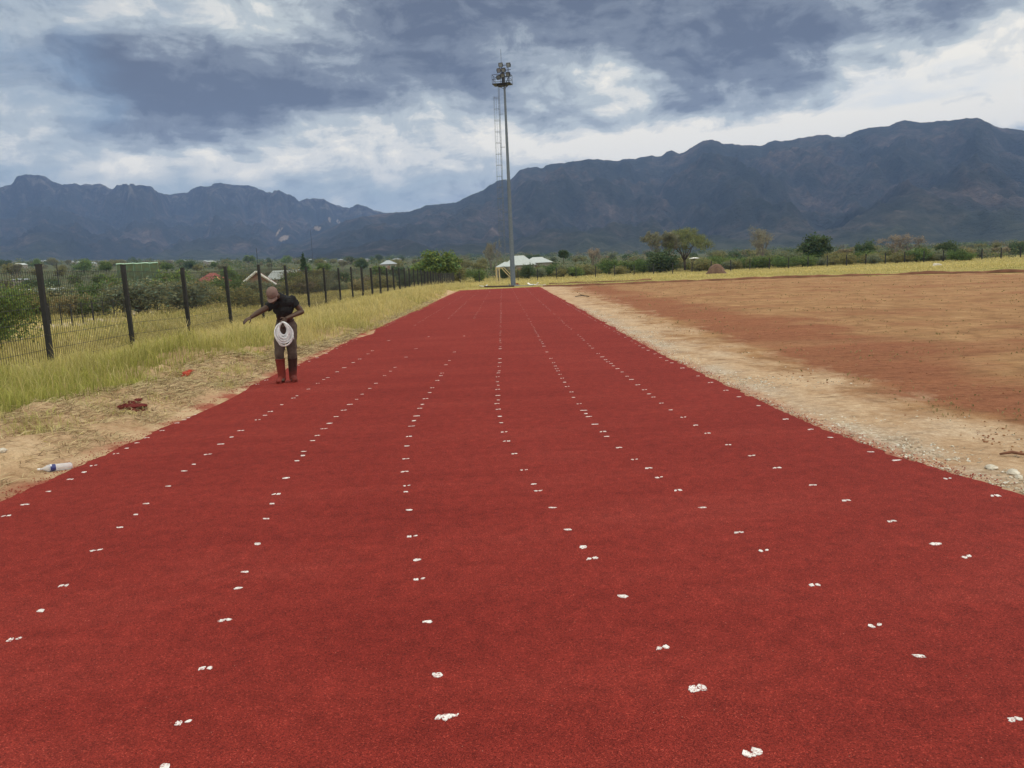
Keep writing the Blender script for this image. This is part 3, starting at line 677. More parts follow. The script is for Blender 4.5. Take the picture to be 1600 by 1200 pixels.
# ------------------------------------------------------------------ stones
def stone_verts(r, seed):
    g = random.Random(seed); bm = bmesh.new(); bmesh.ops.create_icosphere(bm, subdivisions=1 if r < .03 else 2, radius=1)
    sx, sy, sz = g.uniform(.8, 1.3), g.uniform(.7, 1.1), g.uniform(.45, .75)
    vs = []
    for v in bm.verts:
        q = 1 + .35*fbm(v.co.x*1.4+seed, v.co.y*1.4, v.co.z*1.4, 2); vs.append((v.co.x*q*sx*r, v.co.y*q*sy*r, v.co.z*q*sz*r))
    fs = [[w.index for w in f.verts] for f in bm.faces]; bm.free(); return vs, fs
STONE = simple('pale_stone', (.50, .46, .39), .35, 9, .9, .2, bump=.4)
def gravel():
    base = [stone_verts(.02, i) for i in range(8)]; V, Fc, n0 = [], [], 0; g = np.random.default_rng(8)
    tot = 0
    while tot < 6500:
        y = 4.5 + 26*g.uniform()**2.0; s = abs(g.normal(.30, .24)) if g.uniform() < .75 else g.uniform(.05, 1.6); x = XR(y) + s + .03
        if fbm(x*1.1, y*1.1, 5, 3) < g.uniform(-.5, .35) and s > .08: continue
        vs, fs = base[tot % 8]; k = g.uniform(.18, .75)**1.4*(1+.012*y); a = g.uniform(0, 6.28); v = np.array(vs)*k
        ca, sa = math.cos(a), math.sin(a); v = np.stack([v[:, 0]*ca-v[:, 1]*sa+x, v[:, 0]*sa+v[:, 1]*ca+y, v[:, 2]+.006], 1)
        V.append(v); Fc.append(np.array(fs)+n0); n0 += len(v); tot += 1
    k = Mat('gravel', .95, .15); p = k.pos(); q = k.voro(p, 25, 'Color'); sg = k.N('ShaderNodeSeparateColor'); k.L(q, sg.inputs[0])
    k.color(k.ramp(sg.outputs[0], (0, (.26, .20, .14)), (.5, (.45, .38, .29)), (.85, (.58, .54, .46)), (1, (.70, .67, .61))))
    tag(npmesh('gravel', np.concatenate(V), np.concatenate(Fc), k.m), 'grey and white gravel along the right edge of the track', 'gravel', kind='stuff')
    V, Fc, n0 = [], [], 0
    for i in range(5000):
        y = 6 + 48*g.uniform()**1.6; s = 1.0 + (5+y*.8)*g.uniform()**1.3; x = XR(y)+s
        if math.hypot(x, y) > field_edge_r(x, y)-1: continue
        vs, fs = base[i % 8]; k_ = g.uniform(.15, .55)*(1+.02*y); v = np.array(vs)*k_ + np.array([x, y, .008]); V.append(v); Fc.append(np.array(fs)+n0); n0 += len(v)
    soil = Mat('clod_soil', .95, .1); p = soil.pos(); soil.color(soil.ramp(soil.noise(p, 3, 3), (.4, (.22, .08, .04)), (.6, (.40, .24, .13))))
    tag(npmesh('soil_clods', np.concatenate(V), np.concatenate(Fc), soil.m), 'small clods of earth scattered over the dirt field', 'clods', kind='stuff')
gravel()
for px, py, r_, lab in ((1549,733,.046,'flat white stone lying on the gravel near the right picture edge'), (1583,741,.042,'rounded pale stone right of the flat white stone on the gravel'), (1592,747,.03,'small pale stone at the right picture edge among gravel'), (1482,720,.024,'small cream stone left of the flat white stone on the gravel'), (1514,722,.02,'tiny cream stone between two larger stones on the gravel'),
                        (4,706,.042,'pale stone in the straw at the left picture edge'), (1465,413,.55,'white boulder in the far yellow grass on the right')):
    vs, fs = stone_verts(r_, int(px)); c = GT(px, py) if py > 500 else np.array([*AT(px, 100), 0])
    o = npmesh('stone', vs, fs, STONE, smooth=False, loc=(c[0], c[1], gz(c[0], c[1]) + r_*.3)); tag(o, lab, 'stone')

def crumbs():
    g = np.random.default_rng(31); base = [stone_verts(.01, 60+i) for i in range(6)]; V, Fc, n0 = [], [], 0
    for i in range(7000):
        y = 3.5 + 30*g.uniform()**2.0; d = abs(g.normal(0, .09)); left = g.uniform() < .5; x = XL(y)-d if left else XR(y)+d
        if fbm(y*1.3, 5 if left else 11, 0, 3) < g.uniform(-.6, .3): continue
        vs, fs = base[i % 6]; v = np.array(vs)*g.uniform(.2, .6)*(1+.02*y) + np.array([x, y, gz(x, y)+.010]); V.append(v); Fc.append(np.array(fs)+n0); n0 += len(v)
    tag(npmesh('rubber_crumbs', np.concatenate(V), np.concatenate(Fc), simple('loose_granules', (.26, .042, .033), .4, 40, .95, .1)), 'loose red rubber crumbs spilled along both edges of the track', 'crumbs', kind='stuff')
crumbs()
# ------------------------------------------------------------------ fences
POSTM = simple('dark_post_paint', (.014, .014, .015), .4, 12, .55, .4, bump=.1)
WIREM = simple('dark_wire', (.03, .03, .03), .2, 10, .5, .4, bump=0)
def fence(pts, label, spacing, near, thin=1.0):
    root = empty('security_fence', (pts[0][0], pts[0][1], pts[0][2])); o0 = Vector(root.location)
    d = Vector((pts[-1][0]-pts[0][0], pts[-1][1]-pts[0][1], 0)).normalized(); ang = math.atan2(d.y, d.x)
    rot = Matrix.Rotation(ang, 3, 'Z'); proto = None
    for i, p in enumerate(pts):
        if proto is None:
            mb = MB(); mb.box((0, 0, 1.04), (.085, .10, 2.2), rot); mb.box((0, 0, 2.152), (.097, .112, .022), rot)
            for hz in (.35, .95, 1.55, 2.0): mb.box(rot @ Vector((0, .056, hz)), (.05, .014, .05), rot)
            proto = mb.build('post', POSTM, root); o = proto
        else:
            o = proto.copy(); link(o, root)
        o.location = Vector(p) - o0; tk = thin*(1.35 if thin == 1.0 and i > 11 else 1); o.scale = (tk, tk, 1); o.rotation_euler = (R(random.uniform(-.8, .8)), R(random.uniform(-.6, .6)), 0)
    for i in range(len(pts)-1):
        a, b = Vector(pts[i])-o0, Vector(pts[i+1])-o0; L_ = (b-a).length; dd = math.hypot(pts[i][0], pts[i][1])
        sp = spacing if dd < near else spacing*2; rad = .0056 if dd < near else .0050; mb = MB()
        n = int((L_-.1)/sp)
        for k in range(1, n+1):
            p = a.lerp(b, k/(n+1)); off = rot @ Vector((0, .06, 0)); mb.tube([p+off+Vector((0, 0, .04)), p+off+Vector((random.uniform(-.004, .004), 0, 2.02))], rad, 3, cap=False)
        for hz in ((.1, .35, .65, .95, 1.25, 1.55, 1.85, 2.0) if dd < near else (.35, .95, 1.55, 2.0)):
            off = rot @ Vector((0, .066, hz)); mb.tube([a+off, b+off], rad, 3, cap=False)
        mb.build('mesh_panel', WIREM, root)
    tag(root, label, 'fence')
lf = [(-9.9, 9.2+3.655*i, gz(-9.9, 9.2+3.655*i)) for i in range(38)]
fence(lf, 'black post and wire mesh fence running along the left side of the track', .075, 45)
rf = [(-9.9+1.0+3.655*i, 146.5, gz(-9.9+3.655*i, 146.5)) for i in range(36)]
fence(rf, 'distant dark post and wire fence crossing behind the far grass', .15, 10, 1.7)
yf = []
for i in range(12):
    x, y = AT(72+ i*17, 37+i*1.3); yf.append((x, y, gz(x, y)-1.15))
fence(yf, 'low dark post and wire fence by the pale ground beyond the black fence', .22, 1, .45)

# ------------------------------------------------------------------ floodlight mast
STEEL = simple('galvanised_steel', (.105, .13, .165), .15, 6, .5, .5, .2, .05); DSTEEL = simple('dark_steel', (.025, .028, .038), .2, 6, .5, .4, .2, 0)
def mast():
    c = G(802, 446); bz = far_slope(c[0], c[1]); root = empty('floodlight_mast', (c[0], c[1], bz), R(-14)); Hh = 19.45
    mb = MB(); n = 10; hs = [0, 6, 12, Hh]; mb.tube([(0, 0, h) for h in hs], [.25, .195, .14, .09], 12); mb.build('pole', STEEL, root)
    mb = MB(); mb.box((0, 0, .03), (1.0, 1.0, .06))
    for a in range(8): mb.tube([(.42*math.cos(a*.785), .42*math.sin(a*.785), .05), (.42*math.cos(a*.785), .42*math.sin(a*.785), .16)], .025, 6)
    mb.build('base_plate', STEEL, root)
    mb = MB(); lx = -.66
    for s in (-.2, .2): mb.tube([(lx, s-.1, 2.6), (lx+.12, s-.1, Hh-.9)], .022, 5)
    for i in range(56): z = 2.7 + i*.28; mb.tube([(lx+.12*(z-2.6)/17.5, -.3, z), (lx+.12*(z-2.6)/17.5, .1, z)], .011, 4)
    for z in (4, 7, 10, 13, 16): mb.tube([(lx+.04, -.1, z), (-.2, 0, z)], .02, 4)
    mb.build('ladder', STEEL, root)
    mb = MB()                                                  # safety hoops
    for i in range(15):
        z = 3.2 + i*1.02; x0 = lx+.12*(z-2.6)/17.5; mb.tube([(x0, -.32, z), (x0-.36, -.42, z), (x0-.52, -.1, z), (x0-.36, .22, z), (x0, .12, z)], .012, 4)
    for q in ((-.36, -.42), (-.52, -.1), (-.36, .22)): mb.tube([(lx+q[0], q[1], 3.2), (lx+q[0]+.11, q[1], 17.6)], .010, 4)
    mb.build('safety_cage', STEEL, root)
    zp = 0.0; hd = []; pf = MB()
    pf.box((-.25, 0, zp), (2.3, 1.5, .07)); pf.box((-.25, 0, zp-.12), (1.2, .9, .18)); pf.tube([(0, 0, zp-.6), (-.9, .5, zp-.05)], .035, 5); pf.tube([(0, 0, zp-.6), (.8, -.5, zp-.05)], .035, 5)
    hd.append(pf.build('platform', DSTEEL, root))
    rl = MB(); cs = [(-1.38, -.72), (.86, -.72), (.86, .72), (-1.38, .72)]
    for hz in (.55, 1.1):
        for i in range(4): rl.tube([(*cs[i], zp+hz), (*cs[(i+1) % 4], zp+hz)], .028, 5)
    for q in cs + [(-.3, -.72), (-.3, .72), (-1.38, 0)]: rl.tube([(*q, zp), (*q, zp+1.12)], .028, 5)
    hd.append(rl.build('railing', DSTEEL, root))
    fr = MB()
    for x in (-.22, .62): fr.tube([(x, -.25, zp), (x, -.25, zp+2.35)], .045, 6)
    for z in (.8, 1.6, 2.2): fr.tube([(-.5, -.25, zp+z), (.95, -.25, zp+z)], .035, 6)
    fr.tube([(-.1, -.1, zp), (-.1, -.1, zp+1.6)], .2, 8); fr.tube([(.3, -.2, zp+.1), (.86, -.2, zp+1.3)], .05, 5)
    hd.append(fr.build('lamp_frame', DSTEEL, root))
    GL = simple('lamp_glass', (.20, .23, .27), .1, 5, .15, .6, 0, 0)
    for i, (x, z, ry) in enumerate(((-.28, 2.25, .1), (.72, 2.15, -.1), (-.55, 1.62, .2), (.05, 1.6, 0), (.62, 1.05, -.2), (-.1, 1.0, .1), (-.62, .8, .3))):
        rot = Matrix.Rotation(R(20+4*i), 3, 'X') @ Matrix.Rotation(ry, 3, 'Z'); b = MB(); b.box((x, -.38, zp+z), (.50, .20, .52), rot); b.box(Vector((x, -.38, zp+z))+rot @ Vector((0, .15, 0)), (.3, .12, .3), rot)
        for s in (-1, 1): b.box(Vector((x, -.38, zp+z))+rot @ Vector((s*.27, .05, 0)), (.03, .14, .2), rot)
        lamp = b.build('floodlight', DSTEEL, root); hd.append(lamp); b = MB(); b.box(Vector((x, -.38, zp+z))+rot @ Vector((0, -.106, 0)), (.40, .015, .42), rot); b.build('lens', GL, lamp)
    mb = MB(); mb.tube([(-.28, 0, zp+1.0), (-.28, 0, zp+4.2)], .02, 5); hd.append(mb.build('lightning_rod', DSTEEL, root))
    for o in hd: o.scale = (.74, .74, .74); o.location = (0, 0, Hh-.8)
    tag(root, 'tall grey steel floodlight mast with ladder standing at the far end of the track', 'floodlight mast')
mast()

# ------------------------------------------------------------------ trees and shrubs
def leafmat(name):
    k = Mat(name, .7, .2); k.color(k.attr('tint').outputs['Color']); translucent(k, .3); return k.m
LEAF = leafmat('leaf'); BARK = simple('bark', (.085, .065, .05), .35, 6, .95, .1, bump=.5); GBARK = simple('grey_bark', (.17, .145, .125), .3, 6, .95, .1, bump=.4)
def leaf_cloud(lobes, n, size, col, seed, var=.3, core=.25, floor=.02):
    """lobes: (x,y,z,rx,ry,rz); leaves fill each lobe's outer volume"""
    g = np.random.default_rng(seed); L_ = np.array(lobes); wgt = (L_[:, 3]*L_[:, 4]+L_[:, 3]*L_[:, 5]); k = g.choice(len(L_), n, p=wgt/wgt.sum())
    u = g.normal(size=(n, 3)); u /= np.linalg.norm(u, axis=1)[:, None]; r = (core + (1-core)*g.uniform(size=n)**.6)[:, None]
    sub = g.normal(size=(len(L_)*14, 3)); sub /= np.linalg.norm(sub, axis=1)[:, None]      # clumps inside a lobe
    q = g.integers(0, 14, n); cl = sub[k*14+q]; u = u*.42 + cl*.78
    p = L_[k, :3] + u*r*L_[k, 3:6]
    a = g.normal(size=(n, 3)); a /= np.linalg.norm(a, axis=1)[:, None]; b = np.cross(a, g.normal(size=(n, 3))); b /= np.linalg.norm(b, axis=1)[:, None]
    s = (size*g.uniform(.6, 1.35, n)*(L_[k, 6] if L_.shape[1] > 6 else 1))[:, None]
    v = np.stack([p-a*s, p-b*s*.5, p+a*s, p+b*s*.5], 1); v[:, :, 2] = np.maximum(v[:, :, 2], floor)
    cv = (1+var*g.normal(size=n)*.6 + var*(g.normal(size=len(L_)*14)*.6)[k*14+q])[:, None]; hue = g.normal(size=(n, 1))*.12
    c = np.clip(np.array(col)*cv*(1+hue*np.array([[1.4, .3, -.8]])), .008, .8)
    return v.reshape(-1, 3), np.arange(n*4).reshape(-1, 4), np.repeat(c, 4, 0)
def limbs(mb, base, tips, r0, seed, n=6):
    g = random.Random(seed)
    for t in tips:
        a, b = Vector(base), Vector(t); pts = []
        for i in range(6):
            q = i/5; p = a.lerp(b, q); p.z = a.z + (b.z-a.z)*(q**.8); p += Vector((g.uniform(-1, 1), g.uniform(-1, 1), 0))*.05*(b-a).length*(1 if 0 < i < 5 else 0); pts.append(p)
        mb.tube(pts, [r0*(1-.8*i/5) for i in range(6)], n)
def make_tree(name, style, h, w, col, seed, nleaf, leaf, bark=None):
    g = random.Random(seed); root = empty(name, (0, 0, 0)); lobes = []; mb = MB()
    if style == 'bush':
        for i in range(9):
            a = g.uniform(0, 6.28); rr = w*.5*g.uniform(.15, .72); s = g.uniform(.22, .34)*w; hz = h*g.uniform(.35, .72)*(1-.35*rr/(w*.5)); lobes.append((rr*math.cos(a), rr*math.sin(a), hz, s, s, min(h-hz, hz)*g.uniform(.85, 1.0)))
        limbs(mb, (0, 0, -.1), [(l[0]*.8, l[1]*.8, l[2]) for l in lobes[:5]], .035*h**.7, seed, 5)
    elif style == 'round':
        th = h*.16
        for i in range(13):
            a = g.uniform(0, 6.28); e = g.uniform(-.35, 1.0); rr = w*.34*math.sqrt(max(.05, 1-e*e*.8))*g.uniform(.6, 1); s = w*g.uniform(.17, .26); lobes.append((rr*math.cos(a), rr*math.sin(a), h*.53+e*h*.30, s*1.1, s*1.1, s*.95))
        mb.tube([(0, 0, -.1), (.03*h, 0, th*.6), (0, .02*h, th*1.5)], [.045*h**.8, .036*h**.8, .028*h**.8], 7); limbs(mb, (0, .02*h, th*1.2), [(l[0]*.8, l[1]*.8, l[2]) for l in lobes[:7]], .022*h**.8, seed, 5)
    elif style == 'spread':
        for i in range(24):
            a = i*2.4; rr = w*.47*math.sqrt((i+.5)/24); s = w*g.uniform(.14, .19); hz = h*(.88-.36*(rr/(w*.5))**2)*g.uniform(.86, 1.03); lobes.append((rr*math.cos(a), rr*math.sin(a), hz, s, s, s*.62))
        mb.tube([(0, 0, -.1), (.02*h, 0, h*.13), (0, .01*h, h*.26)], [.055*h**.8, .046*h**.8, .04*h**.8], 8); mid = []
        for k in range(6):
            a = k*1.05+.3; t = (w*.25*math.cos(a), w*.25*math.sin(a), h*.58); limbs(mb, (0, .01*h, h*.22), [t], .030*h**.8, seed+k, 6); mid.append(t)
        for l in lobes:
            t = min(mid, key=lambda q: (q[0]-l[0])**2+(q[1]-l[1])**2); limbs(mb, t, [(l[0], l[1], l[2])], .012*h**.8, seed+int(l[0]*10), 4)
    elif style == 'conifer':
        for i in range(16):
            q = i/15; hz = h*(.15+.83*q); rr = w*.38*(1-q)+.06*w; a = i*2.4; s = w*(.28*(1-q)+.08); lobes.append((rr*.45*math.cos(a), rr*.45*math.sin(a), hz, s, s, h*.09))
        mb.tube([(0, 0, -.1), (0, 0, h*.9)], [.03*h, .005*h], 6)
    elif style == 'tuft':                                     # palm-like
        for i in range(14):
            a = i*2.4; L2 = w*.5; lobes.append((L2*.6*math.cos(a), L2*.6*math.sin(a), h*(.86+.08*math.sin(i*3)), L2*.45, L2*.45, h*.07))
        mb.tube([(0, 0, -.1), (.05, 0, h*.5), (0, 0, h*.88)], [.03*h, .024*h, .02*h], 6)
    elif style == 'bare':
        tips = []
        def br(p, d, L2, r, depth):
            q = p + d*L2; mid = p.lerp(q, .5)+Vector((g.uniform(-1, 1), g.uniform(-1, 1), 0))*L2*.06
            mb.tube([p, mid, q], [r, r*.82, r*.65], 5 if depth > 2 else 3, cap=False); tips.append(q)
            if depth == 0: return
            for k in range(g.choice((2, 3, 3))):
                nd = (d + Vector((g.uniform(-1, 1)*w/h*.9, g.uniform(-1, 1)*w/h*.9, g.uniform(-.15, .55)))*.75).normalized(); br(q, nd, L2*g.uniform(.62, .85), r*.6, depth-1)
        for k in range(4): br(Vector((g.uniform(-.1, .1)*w, g.uniform(-.1, .1)*w, -.1)), Vector((g.uniform(-.6, .6), g.uniform(-.6, .6), 1)).normalized(), h*.24, .018*h, 4)
        k_ = h*.98/max(t.z for t in tips); kx = w*.5/max(max(abs(t.x), abs(t.y)) for t in tips)
        mb.v = [(v[0]*kx, v[1]*kx, v[2]*k_) for v in mb.v]; s = w*.07
        for t in g.sample(tips, min(90, len(tips))): lobes.append((t.x*kx, t.y*kx, t.z*k_, s, s, s))
    mb.build('trunk', bark or BARK, root, smooth=True)
    v, f, c = leaf_cloud(lobes, nleaf, leaf, col, seed)
    npmesh('crown', v, f, LEAF, root, attrs={'tint': c})
    return root
OLIVE, DKGRN, MIDG, GREYG, BROWNG, YELG = (.215,.205,.085), (.065,.095,.040), (.135,.190,.055), (.170,.190,.115), (.27,.225,.145), (.155,.150,.045)
PROT = {
 'olive_bush': [make_tree('shrub', 'bush', 2.6, 3.6, OLIVE, 1, 5200, .085), make_tree('shrub', 'bush', 2.2, 3.8, OLIVE, 2, 5200, .085)],
 'green_bush': [make_tree('shrub', 'bush', 2.8, 3.6, MIDG, 3, 4600, .10), make_tree('shrub', 'bush', 2.4, 4.2, (.10,.155,.048), 4, 4600, .10)],
 'grey_bush': [make_tree('shrub', 'bush', 2.6, 3.4, GREYG, 5, 4600, .09)],
 'brown_bush': [make_tree('shrub', 'bare', 3.2, 3.6, BROWNG, 6, 2600, .10, GBARK), make_tree('shrub', 'bush', 2.3, 3.4, (.26,.225,.115), 26, 4200, .085)],
 'dark_tree': [make_tree('tree', 'round', 6, 6.4, DKGRN, 7, 6500, .20), make_tree('tree', 'round', 5.4, 5, (.08,.115,.052), 8, 5500, .20)],
 'dark_bush': [make_tree('tree', 'bush', 4.5, 5.0, (.072,.105,.046), 18, 6500, .16), make_tree('tree', 'bush', 4.2, 5.6, (.080,.118,.055), 19, 6500, .16)],
 'green_tree': [make_tree('tree', 'round', 6, 6.5, MIDG, 9, 6500, .21), make_tree('tree', 'bush', 5.0, 7.5, (.15,.215,.065), 10, 6500, .2)],
 'spread_tree': [make_tree('tree', 'spread', 7.2, 8.6, (.185,.205,.088), 11, 17000, .095)],
 'bare_tree': [make_tree('tree', 'bare', 6.2, 8.0, (.25,.235,.17), 12, 5000, .075, GBARK), make_tree('tree', 'bare', 5.6, 7.5, (.29,.235,.175), 13, 4500, .075, GBARK)],
 'twiggy_tree': [make_tree('tree', 'bare', 7.0, 8.0, (.21,.205,.13), 14, 13000, .085, GBARK)],
 'conifer': [make_tree('conifer_tree', 'conifer', 8, 3.2, (.06,.10,.05), 15, 3000, .2)],
 'tuft': [make_tree('palm_tree', 'tuft', 5, 3.6, (.065,.095,.045), 16, 1600, .28)],
 'near_bush': [make_tree('shrub', 'bush', 2.3, 3.2, (.125,.175,.045), 17, 15000, .045)],
}
SIZE = {'olive_bush': [(2.6,3.6), (2.2,3.8)], 'green_bush': [(2.8,3.6), (2.4,4.2)], 'grey_bush': [(2.6,3.4)], 'brown_bush': [(3.2,3.6), (2.3,3.4)], 'dark_tree': [(6,6.4), (5.4,5)], 'dark_bush': [(4.5,5.0), (4.2,5.6)], 'green_tree': [(6,6.5), (5,7.5)],
        'spread_tree': [(7.2,8.6)], 'bare_tree': [(6.2,8), (5.6,7.5)], 'twiggy_tree': [(7,8)], 'conifer': [(8,3.2)], 'tuft': [(5,3.6)], 'near_bush': [(2.3,3.2)]}
used = set(); cnt = {}
def plant(kind, px, dist, h, w, label, group=None, cat=None, xy=None):
    i = cnt.get(kind, 0); cnt[kind] = i+1; j = i % len(PROT[kind]); p = PROT[kind][j]
    x, y = xy or AT(px, dist)
    if (kind, j) in used: o = copy_tree(p)
    else: o = p; used.add((kind, j))
    sh, sw = SIZE[kind][j]; o.location = (x, y, gz(x, y)); o.scale = (w/sw, w/sw, h/sh); o.rotation_euler = (0, 0, random.uniform(0, 6.28))
    tag(o, label, cat or ('shrub' if 'bush' in kind and kind != 'dark_bush' else 'tree'), group)
    if not group and 'group' in o: del o['group']
    return o
# behind the far fence, from the left to the right: kind, px, distance, height, width, label
T = [('green_tree',688,152,6.6,9.5,'large bright green leafy tree at the far end of the left fence'), ('green_tree',662,158,5.0,7,'rounded green tree left of the large bright green tree'),
     ('olive_bush',716,165,4.2,5.0,'olive bush right of the large bright green tree'), ('green_bush',742,158,3.0,4.5,'light green bush left of the pale tree by the mast'), ('bare_tree',769,210,9.6,7.2,'tall pale brown leafless tree left of the mast'),
     ('dark_bush',787,172,2.9,2.8,'small dark tree just left of the mast foot'), ('dark_bush',826,165,3.6,4.0,'small dark green tree in front of the white roofed house'), ('grey_bush',846,172,2.4,3.6,'grey green bush under the right end of the white roof'),
     ('olive_bush',862,185,3.0,4.6,'olive bush right of the white roofed house'), ('tuft',881,190,6.0,2.6,'small dark tuft topped palm right of the white house'), ('grey_bush',880,165,3.2,3.4,'grey green bush below the small dark palm'),
     ('bare_tree',928,200,6.6,7.2,'pale rounded leafless tree right of the small palm'), ('olive_bush',905,175,3.0,5.0,'olive bush left of the pale rounded tree'), ('green_bush',952,172,3.9,4.4,'green bush right of the pale rounded tree'), ('green_bush',985,180,3.4,7.0,'wide green hedge bush left of the twiggy grey tree'),
     ('green_bush',1006,172,3.4,4.6,'leafy green bush at the foot of the twiggy grey tree'), ('twiggy_tree',1024,178,9.2,11.5,'twiggy grey green tree left of the spreading tree'), ('spread_tree',1070,182,10.4,10.4,'large spreading tree with visible forked trunk and pale green crown'),
     ('dark_bush',1032,169,5.0,8.0,'dark bush under the twiggy grey tree'), ('green_bush',1098,176,3.0,5.2,'bright green low bush left of the earth mound'), ('green_bush',1122,180,3.4,5.5,'bright green low bush behind the earth mound'), ('olive_bush',1145,170,2.2,4.5,'low olive bush right of the earth mound'), ('green_bush',1163,178,2.8,4.6,'green bush left of the leafless grey tree'),
     ('bare_tree',1188,186,9.0,11,'wide leafless grey tree left of the dark round tree'), ('olive_bush',1180,170,3.2,3.6,'olive bush at the foot of the leafless grey tree'), ('grey_bush',1216,180,4.0,5.4,'grey green bush left of the dark round tree'), ('grey_bush',1236,175,3.6,5.0,'grey green bush touching the dark round tree'),
     ('dark_tree',1270,180,7.0,8.4,'dark green round tree standing above the far fence on the right'), ('olive_bush',1300,178,2.8,5.2,'olive bush right of the dark round tree'), ('brown_bush',1322,184,3.4,5.6,'brownish bush left of the dark spiky tree'),
     ('dark_bush',1348,184,5.6,4.6,'dark spiky tree left of the bare brown tree'), ('olive_bush',1368,176,2.6,5.4,'low olive bush below the dark spiky tree'), ('bare_tree',1405,184,6.0,9.4,'leafless brown tree among the bushes on the right'), ('olive_bush',1440,182,3.0,6.0,'olive bush right of the leafless brown tree'),
     ('dark_bush',1480,186,4.2,5.0,'dark green tree nearest the right end of the far bush row'), ('grey_bush',1462,178,2.6,4.4,'grey green bush left of the rightmost dark tree'), ('brown_bush',1505,184,2.8,5.0,'brownish bush right of the rightmost dark tree'), ('grey_bush',1535,195,2.6,5.0,'small grey bush in the pale ground at right'), ('dark_bush',1586,215,3.6,4.4,'small dark tree at the far right picture edge'), ('brown_bush',1562,200,2.2,4.6,'low brown bush near the right picture edge'),
     ('olive_bush',802,178,2.6,4.6,'olive bush in front of the peaked white roofed house'), ('grey_bush',838,176,2.5,4.4,'grey green bush in front of the lower white roofed house'),
     ('conifer',476,190,7.6,3.8,'dark slender conifer above the left fence')]
for k_, px, d, h, w, lab in T: plant(k_, px, d, h, w, lab)
plant('near_bush', 6, 20.5, 2.0, 2.6, 'dark green leafy shrub against the fence at the left picture edge', xy=(-13.6, 19.9))
plant('near_bush', 0, 26, 2.0, 3.2, 'dark green shrub behind the one at the left picture edge', xy=(-16.6, 23.2))
plant('near_bush', 30, 30, 1.3, 3.4, 'low green shrub right of the left edge shrubs', xy=(-19.5, 25.5))
plant('near_bush', 120, 34, 1.2, 2.6, 'low green shrub beyond the wire between first two fence posts', xy=(-20.6, 29.5))
g = random.Random(4)
BELT = [('olive_bush','olive shrub in the bush belt behind the left fence'), ('green_bush','green shrub in the bush belt behind the left fence'), ('grey_bush','grey green shrub in the bush belt behind the left fence'), ('brown_bush','brown dry shrub in the bush belt behind the left fence')]
for i in range(62):                        # belt of shrubs beyond the left fence
    px = -70 + (720*(i+.5)/62) + g.uniform(-14, 14); d = g.uniform(44, 92) + (25 if px > 400 else 0)*g.uniform(.6, 1.5); x, y = AT(px, d)
    if x > -13: x, y = AT(px, d*1.0); 
    if -14 < x and y < 150: x = -14 - g.uniform(0, 5)
    k_ = g.choices(BELT, (5, 4, 4, 1))[0]; hh = g.uniform(1.1, 2.2); plant(k_[0], 0, 0, hh, hh*g.uniform(1.4, 2.2), k_[1], 'shrubs in the bush belt behind the left fence', xy=(x, y))
FARB = [('green_tree','green tree among the houses beyond the left fence'), ('dark_bush','dark tree among the houses beyond the left fence'), ('olive_bush','olive bush among the houses beyond the left fence'), ('twiggy_tree','grey twiggy tree among the houses beyond the left fence')]
for i in range(84):
    px = -80 + 760*(i+.5)/84 + g.uniform(-10, 10); d = g.uniform(120, 420) if i % 3 else g.uniform(420, 900); k_ = g.choices(FARB, (3, 3, 4, 2))[0]; hh = g.uniform(2.2, 4.6)*(1+d/900.)
    if 180 < px < 255 and d < 200: d += 160
    plant(k_[0], px, d, hh, hh*g.uniform(1.0, 1.7), k_[1], 'trees among the houses beyond the left fence')
BACK_ = [('olive_bush','low olive bush in the far scrub behind the right fence'), ('grey_bush','grey bush in the far scrub behind the right fence'), ('dark_bush','small dark tree in the far scrub behind the right fence')]
for i in range(64):
    px = 720 + 960*(i+.5)/64 + g.uniform(-12, 12); d = g.uniform(215, 520); k_ = g.choices(BACK_, (4, 3, 2))[0]; hh = g.uniform(2.0, 3.8)*(1+d/1400.)*(1.0 if px < 1500 else .7); plant(k_[0], px, d, hh, hh*g.uniform(1.3, 2.2), k_[1], 'scrub behind the right fence')

HEDGE = [('green_bush','green bush in the hedge line behind the far fence'), ('olive_bush','olive bush in the hedge line behind the far fence'), ('grey_bush','grey green bush in the hedge line behind the far fence')]
for i in range(58):
    px = 840 + 680*(i+.5)/58 + g.uniform(-7, 7); d = g.uniform(160, 196); k_ = g.choices(HEDGE, (5, 3, 3))[0]; hh = g.uniform(1.9, 3.3)*(1 if px < 1440 else .8); plant(k_[0], px, d, hh, hh*g.uniform(1.6, 2.3), k_[1], 'bushes of the hedge line behind the far fence')
for kind in PROT:                          # templates that were never planted
    for j, o in enumerate(PROT[kind]):
        if (kind, j) not in used:
            for ch in list(o.children): bpy.data.objects.remove(ch)
            bpy.data.objects.remove(o)
